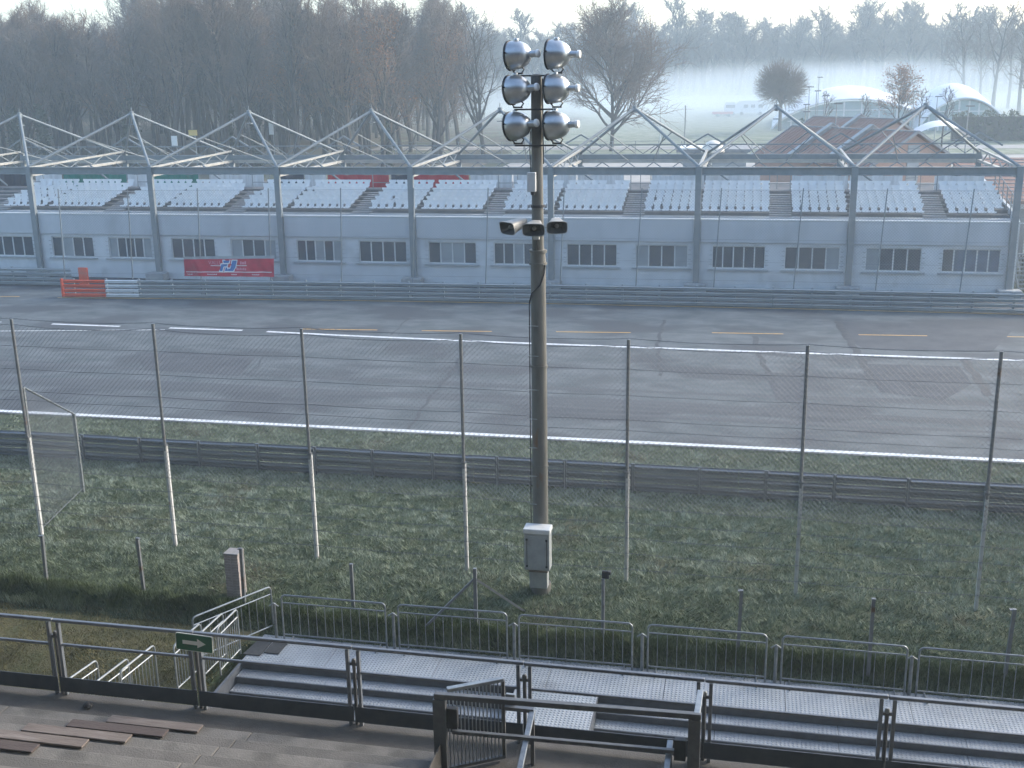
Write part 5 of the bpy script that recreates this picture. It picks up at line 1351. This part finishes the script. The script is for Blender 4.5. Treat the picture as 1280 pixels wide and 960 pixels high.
# low side building with a tiled lean-to roof beyond the stand end
sb_ = root('side_building', (21, 82, 0), 'low building with red tiled roof and dark shutters beyond the grandstand end', 'building')
MB().span((15.2, 80, -0.2), (34, 90, 3.6)).build('wall', 'stand_wall', sb_)
rf_ = MB(); rf_.add([(14.6, 79.2, 3.6), (35, 79.2, 3.6), (35, 90.6, 5.6), (14.6, 90.6, 5.6), (14.6, 79.2, 3.8), (35, 79.2, 3.8), (35, 90.6, 5.8), (14.6, 90.6, 5.8)], [(3, 2, 1, 0), (4, 5, 6, 7), (0, 1, 5, 4), (1, 2, 6, 5), (2, 3, 7, 6), (3, 0, 4, 7)])
ro = rf_.build('roof', 'terracotta', sb_)
tm = MB()
for k in range(12): tm.bar((14.6, 79.6 + k * 0.95, 3.87 + k * 0.166), (35, 79.6 + k * 0.95, 3.87 + k * 0.166), 0.12, 0.09)
tm.build('tile_courses', 'verge', ro, kind='stuff')
MB().span((15.19, 79.94, 2.3), (34, 79.99, 3.2)).build('fascia', 'bldg_grey', sb_)
for k in range(5): MB().span((16 + k * 3.4, 79.9, 0.2), (18.4 + k * 3.4, 79.985, 2.2)).build('shutter', 'verge', sb_)
ex = root('exit_stair', (16.2, 67, 0), 'grey steel screen and exit stair at the open end of the grandstand', 'stair')
for k in range(9): MB().span((15.0, 67.0 + k * 0.3, 0.1 + k * 0.2), (17.6, 67.32 + k * 0.3, 0.16 + k * 0.2)).build('tread', 'stand_steel', ex)
for xx in (15.0, 17.6):
    MB().bar((xx, 67.0, 0.1), (xx, 69.7, 1.9), 0.06, 0.25).build('stringer', 'stand_steel', ex); MB().bar((xx, 67.0, 1.1), (xx, 69.7, 2.9), 0.05, 0.05).build('handrail', 'stand_steel', ex)
    for k in range(4): MB().bar((xx, 67.1 + k * 0.8, 0.2 + k * 0.53), (xx, 67.1 + k * 0.8, 1.1 + k * 0.55), 0.04, 0.04, up=(0, 1, 0)).build('baluster', 'stand_steel', ex)
for k in range(16): MB().span((15.0 + k * 0.2, 70.0, 0.0), (15.11 + k * 0.2, 70.04, 3.4)).build('screen_slat', 'verge', ex)
cv = root('covered_vehicle', (18.5, 74, 0), 'white rounded van roof showing behind the grandstand end railing', 'van')
m = MB(); m.prism([(72.5, 0.5), (76.8, 0.5), (76.8, 2.6), (76.2, 3.0), (73.6, 3.0), (72.6, 2.2)], 17.2, 19.4); m.build('body', 'van_white', cv, bevel=0.15)
MB().span((17.4, 72.45, 1.6), (19.2, 72.6, 2.15)).build('windscreen', 'pane', cv)
for yy_ in (73.3, 76.0):
    for xx in (17.15, 19.2): MB().lathe([(0, 0.35), (0.22, 0.35)], (xx, yy_, 0.36), (1, 0, 0), n=14).build('wheel', 'tyre', cv)
# white shell-roof halls
def shell_hall(px0, px1, Y, ztop, depth, label, rise_front=0.45, zb=None):
    x0, x1 = ony(px0, 120, Y).x, ony(px1, 120, Y).x; xm, hw = (x0 + x1) / 2, (x1 - x0) / 2; g = gz1(xm, Y) if zb is None else zb
    o = root('shell_hall', (xm, Y, gz1(xm, Y)), label, 'hall', 'white shell-roofed halls')
    n, m_ = 28, 10; V = []; Fq = []
    for j in range(m_ + 1):
        t = j / m_; yy_ = Y + depth * t; hscale = rise_front + (1 - rise_front) * math.sin(math.pi * (0.15 + 0.7 * t))
        for i in range(n + 1):
            a = i / n * 2 - 1; z_ = g + (ztop - g) * hscale * (1 - a * a) ** 0.75
            V.append((xm + a * hw - xm, yy_ - Y, z_ - gz1(xm, Y)))
    for j in range(m_):
        for i in range(n): Fq.append((j * (n + 1) + i, j * (n + 1) + i + 1, (j + 1) * (n + 1) + i + 1, (j + 1) * (n + 1) + i))
    mesh_np('roof', V, Fq, 'membrane', parent=o, smooth=True)
    m = MB(); P = []
    hs = rise_front + (1 - rise_front) * math.sin(math.pi * 0.15)
    for i in range(n + 1):
        a = i / n * 2 - 1; P.append((xm + a * hw * 0.97, Y + 0.8, g + (ztop - g) * hs * 0.93 * (1 - a * a) ** 0.75))
    m.add([(xm - hw * 0.97, Y + 0.8, g - 3)] + P + [(xm + hw * 0.97, Y + 0.8, g - 3)], [tuple(range(n + 3))])
    gl = m.build('glass_front', 'greenglass', o)
    for k in range(1, 9):
        a = k / 9 * 2 - 1; MB().span((xm + a * hw * 0.97 - 0.12, Y + 0.6, g - 2), (xm + a * hw * 0.97 + 0.12, Y + 0.78, g + (ztop - g) * hs * 0.92 * (1 - a * a) ** 0.75)).build('mullion', 'frame_white', gl)
    for zz in (g + 1.2, g + 2.9): MB().span((xm - hw * 0.8, Y + 0.62, zz), (xm + hw * 0.8, Y + 0.77, zz + 0.15)).build('transom', 'frame_white', gl)
    m = MB(); m.path([(xm + (i / n * 2 - 1) * hw, Y + 0.02, g + (ztop - g) * hs * (1 - (i / n * 2 - 1) ** 2) ** 0.75) for i in range(n + 1)], 0.16, 6); m.build('edge_beam', 'membrane', o)
    return o
shell_hall(966, 1172, 196, 10.0, 26, 'broad white shell-roofed hall behind the leafy brown tree')
shell_hall(1150, 1266, 190, 10.2, 26, 'white shell-roofed hall with tall green glass front next to the open-crowned trees')
# low white canopy in front of them
cn = root('canopy_tent', (0, 0, 0), 'low white curved canopy tent between the brick houses and the hedge', 'canopy')
x0, x1 = ony(1137, 160, 132).x, ony(1222, 160, 132).x; xm = (x0 + x1) / 2; g = gz1(xm, 132); cn.location = (xm, 132, g); V = []; Fq = []
for j in range(7):
    for i in range(17):
        a = i / 16 * 2 - 1; t = j / 6; V.append((a * (x1 - x0) / 2, t * 6, 4.0 + 1.9 * (1 - a * a) * (0.75 + 0.25 * math.sin(math.pi * t)) - g * 0.3))
for j in range(6):
    for i in range(16): Fq.append((j * 17 + i, j * 17 + i + 1, (j + 1) * 17 + i + 1, (j + 1) * 17 + i))
ORG[cn.name] = Vector((0, 0, 0)); mesh_np('membrane', V, Fq, 'membrane', parent=cn, smooth=True)
for sx in (-1, 1):
    for yy_ in (0.2, 5.8): MB().path([(sx * (x1 - x0) / 2 * 0.97, yy_, -0.2), (sx * (x1 - x0) / 2 * 0.97, yy_, 4.0)], 0.06, 6).build('post', 'galv', cn)
# hedges
def hedge(pa, pb, Y, h, th, label):
    x0, x1 = ony(pa, 160, Y).x, ony(pb, 160, Y).x; g = gz1((x0 + x1) / 2, Y)
    o = root('hedge', ((x0 + x1) / 2, Y, g), label, 'hedge')
    r = np.random.default_rng(int(pa)); n = int((x1 - x0) * h * 55)
    xs = r.uniform(x0, x1, n); zs = g + h * r.random(n) ** 0.7 * (0.92 + 0.08 * np.sin(xs * 2)); ys = Y + r.uniform(-0.5, 0.5, n) * th
    V, F = leaf_quads([Vector(p) - ORG[o.name] for p in zip(xs, ys, zs)], n, 0.20, int(pa) + 1, 0.06); mesh_np('foliage', V, F, 'hedge', parent=o)
    MB().span((x0, Y - th * 0.3, g - 0.2), (x1, Y + th * 0.3, g + h * 0.8)).build('inner_branches', 'bark', o)
hedge(1190, 1320, 172, 4.2, 2.2, 'tall dark clipped hedge below the green glass front')
hedge(1000, 1135, 176, 3.0, 2.0, 'grey-green hedge below the broad shell roof')
hedge(1120, 1205, 126, 1.5, 1.4, 'low bushy hedge in front of the canopy tent')
# street lamps
def street_lamp(px, pytop, Y, label='thin street lamp with a flat head in the misty yard'):
    p = ony(px, pytop, Y); g = gz1(p.x, Y)
    o = root('street_lamp', (p.x, Y, g), label, 'street lamp', 'street lamps around the yard')
    MB().path([(p.x, Y, g - 0.1), (p.x, Y, p.z)], [0.07, 0.05], 6).build('pole', 'galv', o); MB().box((p.x + 0.15, Y, p.z + 0.04), (0.85, 0.3, 0.13)).build('head', 'gate_steel', o)
for a in ((1012, 109, 165), (1021, 114, 160), (1031, 120, 150), (1046, 130, 125), (1143, 115, 160), (1172, 121, 150), (1211, 133, 128), (1024, 97, 185), (1007, 131, 160), (1007, 140, 150)): street_lamp(*a)
# campers and a low red trailer in the mist
def camper(px0, px1, pyb, label, h=2.9):
    Y = 232.0; x0, x1 = ony(px0, pyb, Y).x, ony(px1, pyb, Y).x; g = gz1(x0, Y)
    o = root('camper_van', ((x0 + x1) / 2, Y, g), label, 'camper'); L = x1 - x0
    m = MB(); m.add([(x0, Y, g + 0.45), (x1, Y, g + 0.45), (x1, Y, g + h * 0.86), (x1 - L * 0.08, Y, g + h), (x0 + L * 0.12, Y, g + h), (x0, Y, g + h * 0.72), (x0, Y + 2.2, g + 0.45), (x1, Y + 2.2, g + 0.45), (x1, Y + 2.2, g + h * 0.86), (x1 - L * 0.08, Y + 2.2, g + h), (x0 + L * 0.12, Y + 2.2, g + h), (x0, Y + 2.2, g + h * 0.72)],
          [tuple(range(6)), tuple(range(11, 5, -1))] + [(i, (i + 1) % 6, 6 + (i + 1) % 6, 6 + i)[::-1] for i in range(6)])
    m.build('body', 'van_white', o)
    for f_ in (0.33, 0.55, 0.78): MB().span((x0 + L * f_ - 0.4, Y - 0.03, g + 1.5), (x0 + L * f_ + 0.4, Y - 0.005, g + 2.1)).build('window', 'pane', o)
    for f_ in (0.2, 0.78): MB().lathe([(0, 0.36), (0.24, 0.36)], (x0 + L * f_, Y - 0.02, g + 0.37), (0, 1, 0), n=14).build('wheel', 'tyre', o)
camper(919, 959, 143, 'long white camper parked by the ball-shaped tree')
camper(905, 919, 141, 'short white van parked beyond the long camper', 2.7)
x0 = ony(897, 140, 229).x; g = gz1(x0, 229)
tr = root('red_trailer', (x0, 229, g), 'low flat red trailer beside the short white van', 'trailer')
MB().span((x0 - 1, 228, g + 0.5), (x0 + 3, 230, g + 0.95)).build('bed', 'van_red', tr)
for f_ in (0, 2.2): MB().lathe([(0, 0.3), (0.2, 0.3)], (x0 + f_, 227.9, g + 0.32), (0, 1, 0), n=12).build('wheel', 'tyre', tr)
# flat-roofed kiosk and mushroom lamp behind the stand
x0, x1 = ony(846, 190, 92).x, ony(938, 190, 92).x; g = gz1(x0, 92)
kk = root('kiosk', ((x0 + x1) / 2, 92, g), 'flat-roofed grey kiosk with red stripe behind the grandstand roof frame', 'kiosk')
zt = ony(890, 186, 92).z
MB().span((x0 + 0.5, 92, g - 0.2), (x1 - 0.3, 97, zt - 0.25)).build('wall', 'bldg_grey', kk)
MB().span((x0, 91.3, zt - 0.25), (x1, 98, zt)).build('flat_roof', 'verge', kk)
MB().span((x0 + 0.1, 91.25, zt + 0.002), (x0 + 2.0, 97, zt + 0.10)).build('white_edge', 'box_white', kk)
MB().span((x0 + 0.4, 91.9, g + 2.6), (x1 - 0.25, 91.99, g + 3.2)).build('red_stripe', 'van_red', kk)
for k in range(3): MB().span((x0 + 1.0 + k * 1.7, 91.93, g + 1.0), (x0 + 2.2 + k * 1.7, 91.985, g + 2.2)).build('window', 'pane', kk)
pm_ = ony(891, 190, 80.5); g = gz1(pm_.x, 80.5)
ml = root('mushroom_lamp', (pm_.x, 80.5, g), 'big cream mushroom-shaped lamp on a leaning pale post behind the grandstand', 'lamp post')
MB().lathe([(0.0, 0.10), (0.0, 0.80), (0.14, 0.79), (0.44, 0.66), (0.66, 0.44), (0.76, 0.2), (0.79, 0.02)], (pm_.x, 80.5, pm_.z), n=24).build('cap', 'globe', ml, smooth=True)
MB().path([(pm_.x - 0.6, 80.5, g), (pm_.x - 0.1, 80.5, pm_.z)], 0.13, 10).build('post', 'galv_pale', ml, smooth=True)
# boards seen between the trunks
for px_, py_, Y_, w_, h_, mt_, lb_ in ((241, 166, 118, 1.0, 0.6, 'sign_yellow', 'small yellow board on a post among the trunks'), (218, 176, 120, 0.7, 1.1, 'box_white', 'small white notice board among the trunks'), (339, 160, 135, 0.6, 1.6, 'box_white', 'pale upright notice board in the wood behind the third roof frame')):
    p = ony(px_, py_, Y_); g = gz1(p.x, Y_)
    o = root('notice_board', (p.x, Y_, g), lb_, 'notice board')
    MB().box((p.x, Y_, p.z), (w_, 0.08, h_)).build('board', mt_, o); MB().path([(p.x + 0.2, Y_ + 0.08, g - 0.1), (p.x + 0.2, Y_ + 0.08, p.z + 0.1)], 0.05, 6).build('post', 'galv', o)
# thin wire fence of the yard
yf = root('yard_fence', (-10, 150, gz1(-10, 150)), 'thin grey wire fence crossing the misty yard', 'fence')
for k in range(26):
    x_ = -48 + k * 3.0; g = gz1(x_, 151); MB().path([(x_, 151, g - 0.1), (x_, 151, g + 2.0)], 0.05, 5).build('post', 'galv', yf)
for dz in (0.3, 1.1, 1.95): MB().path([(x_, 151, gz1(x_, 151) + dz) for x_ in (-48, 27)], 0.02, 4).build('wire', 'galv', yf)
for px_, py_, Y_ in ((826, 132, 175), (857, 133, 165)):
    p = ony(px_, py_, Y_); g = gz1(p.x, Y_)
    m = MB(); m.path([(p.x, Y_, g - 0.1), (p.x, Y_, p.z)], [0.11, 0.08], 8); m.lathe([(0, 0.1), (0.05, 0.13), (0.12, 0.03)], (p.x, Y_, p.z), n=8)
    tag(m.build('flag_pole', 'box_white' if px_ < 840 else 'galv'), 'white bare pole standing in the misty meadow' if px_ < 840 else 'thin grey bare pole standing in the misty meadow', 'pole')

# ================================================================== AIR
def volume(name, density, color, aniso):
    m = bpy.data.materials.new(name); m.use_nodes = True; t = m.node_tree; t.nodes.remove(t.nodes['Principled BSDF'])
    v = t.nodes.new('ShaderNodeVolumePrincipled'); v.inputs['Color'].default_value = (*color, 1); v.inputs['Density'].default_value = density; v.inputs['Anisotropy'].default_value = aniso
    t.links.new(v.outputs[0], t.nodes['Material Output'].inputs['Volume']); return m
MT['haze'] = volume('haze_air', HAZE_D, (0.70, 0.87, 1.0), 0.2)
hz = MB().span((-710, -60, -3.6), (710, 770, 36)).build('haze', 'haze', kind='stuff')
hz['label'] = 'thin morning haze filling the air over the whole circuit'; hz['category'] = 'haze'
# ground fog: a closed bank whose density fades smoothly towards its edges
def fog_bank(c, rad, dens):
    m = bpy.data.materials.new('fog_air'); m.use_nodes = True; t = m.node_tree; t.nodes.remove(t.nodes['Principled BSDF'])
    v = t.nodes.new('ShaderNodeVolumePrincipled'); v.inputs['Color'].default_value = (0.80, 0.91, 1.0, 1); v.inputs['Anisotropy'].default_value = 0.15
    t.links.new(v.outputs[0], t.nodes['Material Output'].inputs['Volume'])
    tc = t.nodes.new('ShaderNodeNewGeometry'); mp = t.nodes.new('ShaderNodeMapping'); mp.vector_type = 'TEXTURE'
    mp.inputs['Location'].default_value = c; mp.inputs['Scale'].default_value = rad; t.links.new(tc.outputs['Position'], mp.inputs[0])
    ln = t.nodes.new('ShaderNodeVectorMath'); ln.operation = 'LENGTH'; t.links.new(mp.outputs[0], ln.inputs[0])
    nz = t.nodes.new('ShaderNodeTexNoise'); nz.inputs['Scale'].default_value = 2.2; nz.inputs['Detail'].default_value = 2; t.links.new(mp.outputs[0], nz.inputs['Vector'])
    ad = t.nodes.new('ShaderNodeMath'); ad.operation = 'MULTIPLY_ADD'; ad.inputs[1].default_value = 0.7; t.links.new(nz.outputs[0], ad.inputs[0]); t.links.new(ln.outputs['Value'], ad.inputs[2])
    mr = t.nodes.new('ShaderNodeMapRange'); mr.interpolation_type = 'SMOOTHSTEP'
    mr.inputs[1].default_value = 0.25; mr.inputs[2].default_value = 1.22; mr.inputs[3].default_value = dens; mr.inputs[4].default_value = 0.0
    t.links.new(ad.outputs[0], mr.inputs[0]); t.links.new(mr.outputs[0], v.inputs['Density'])
    MT['fog'] = m
    o = MB().span((c[0] - rad[0], c[1] - rad[1], 0.5), (c[0] + rad[0], c[1] + rad[1], c[2] + rad[2])).build('fog_bank', 'fog', kind='stuff')
    o['label'] = 'bank of low white ground fog in front of the distant wood'; o['category'] = 'fog'
fog_bank((25, 245, 2.0), (215, 95, 16.5), FOG_D)
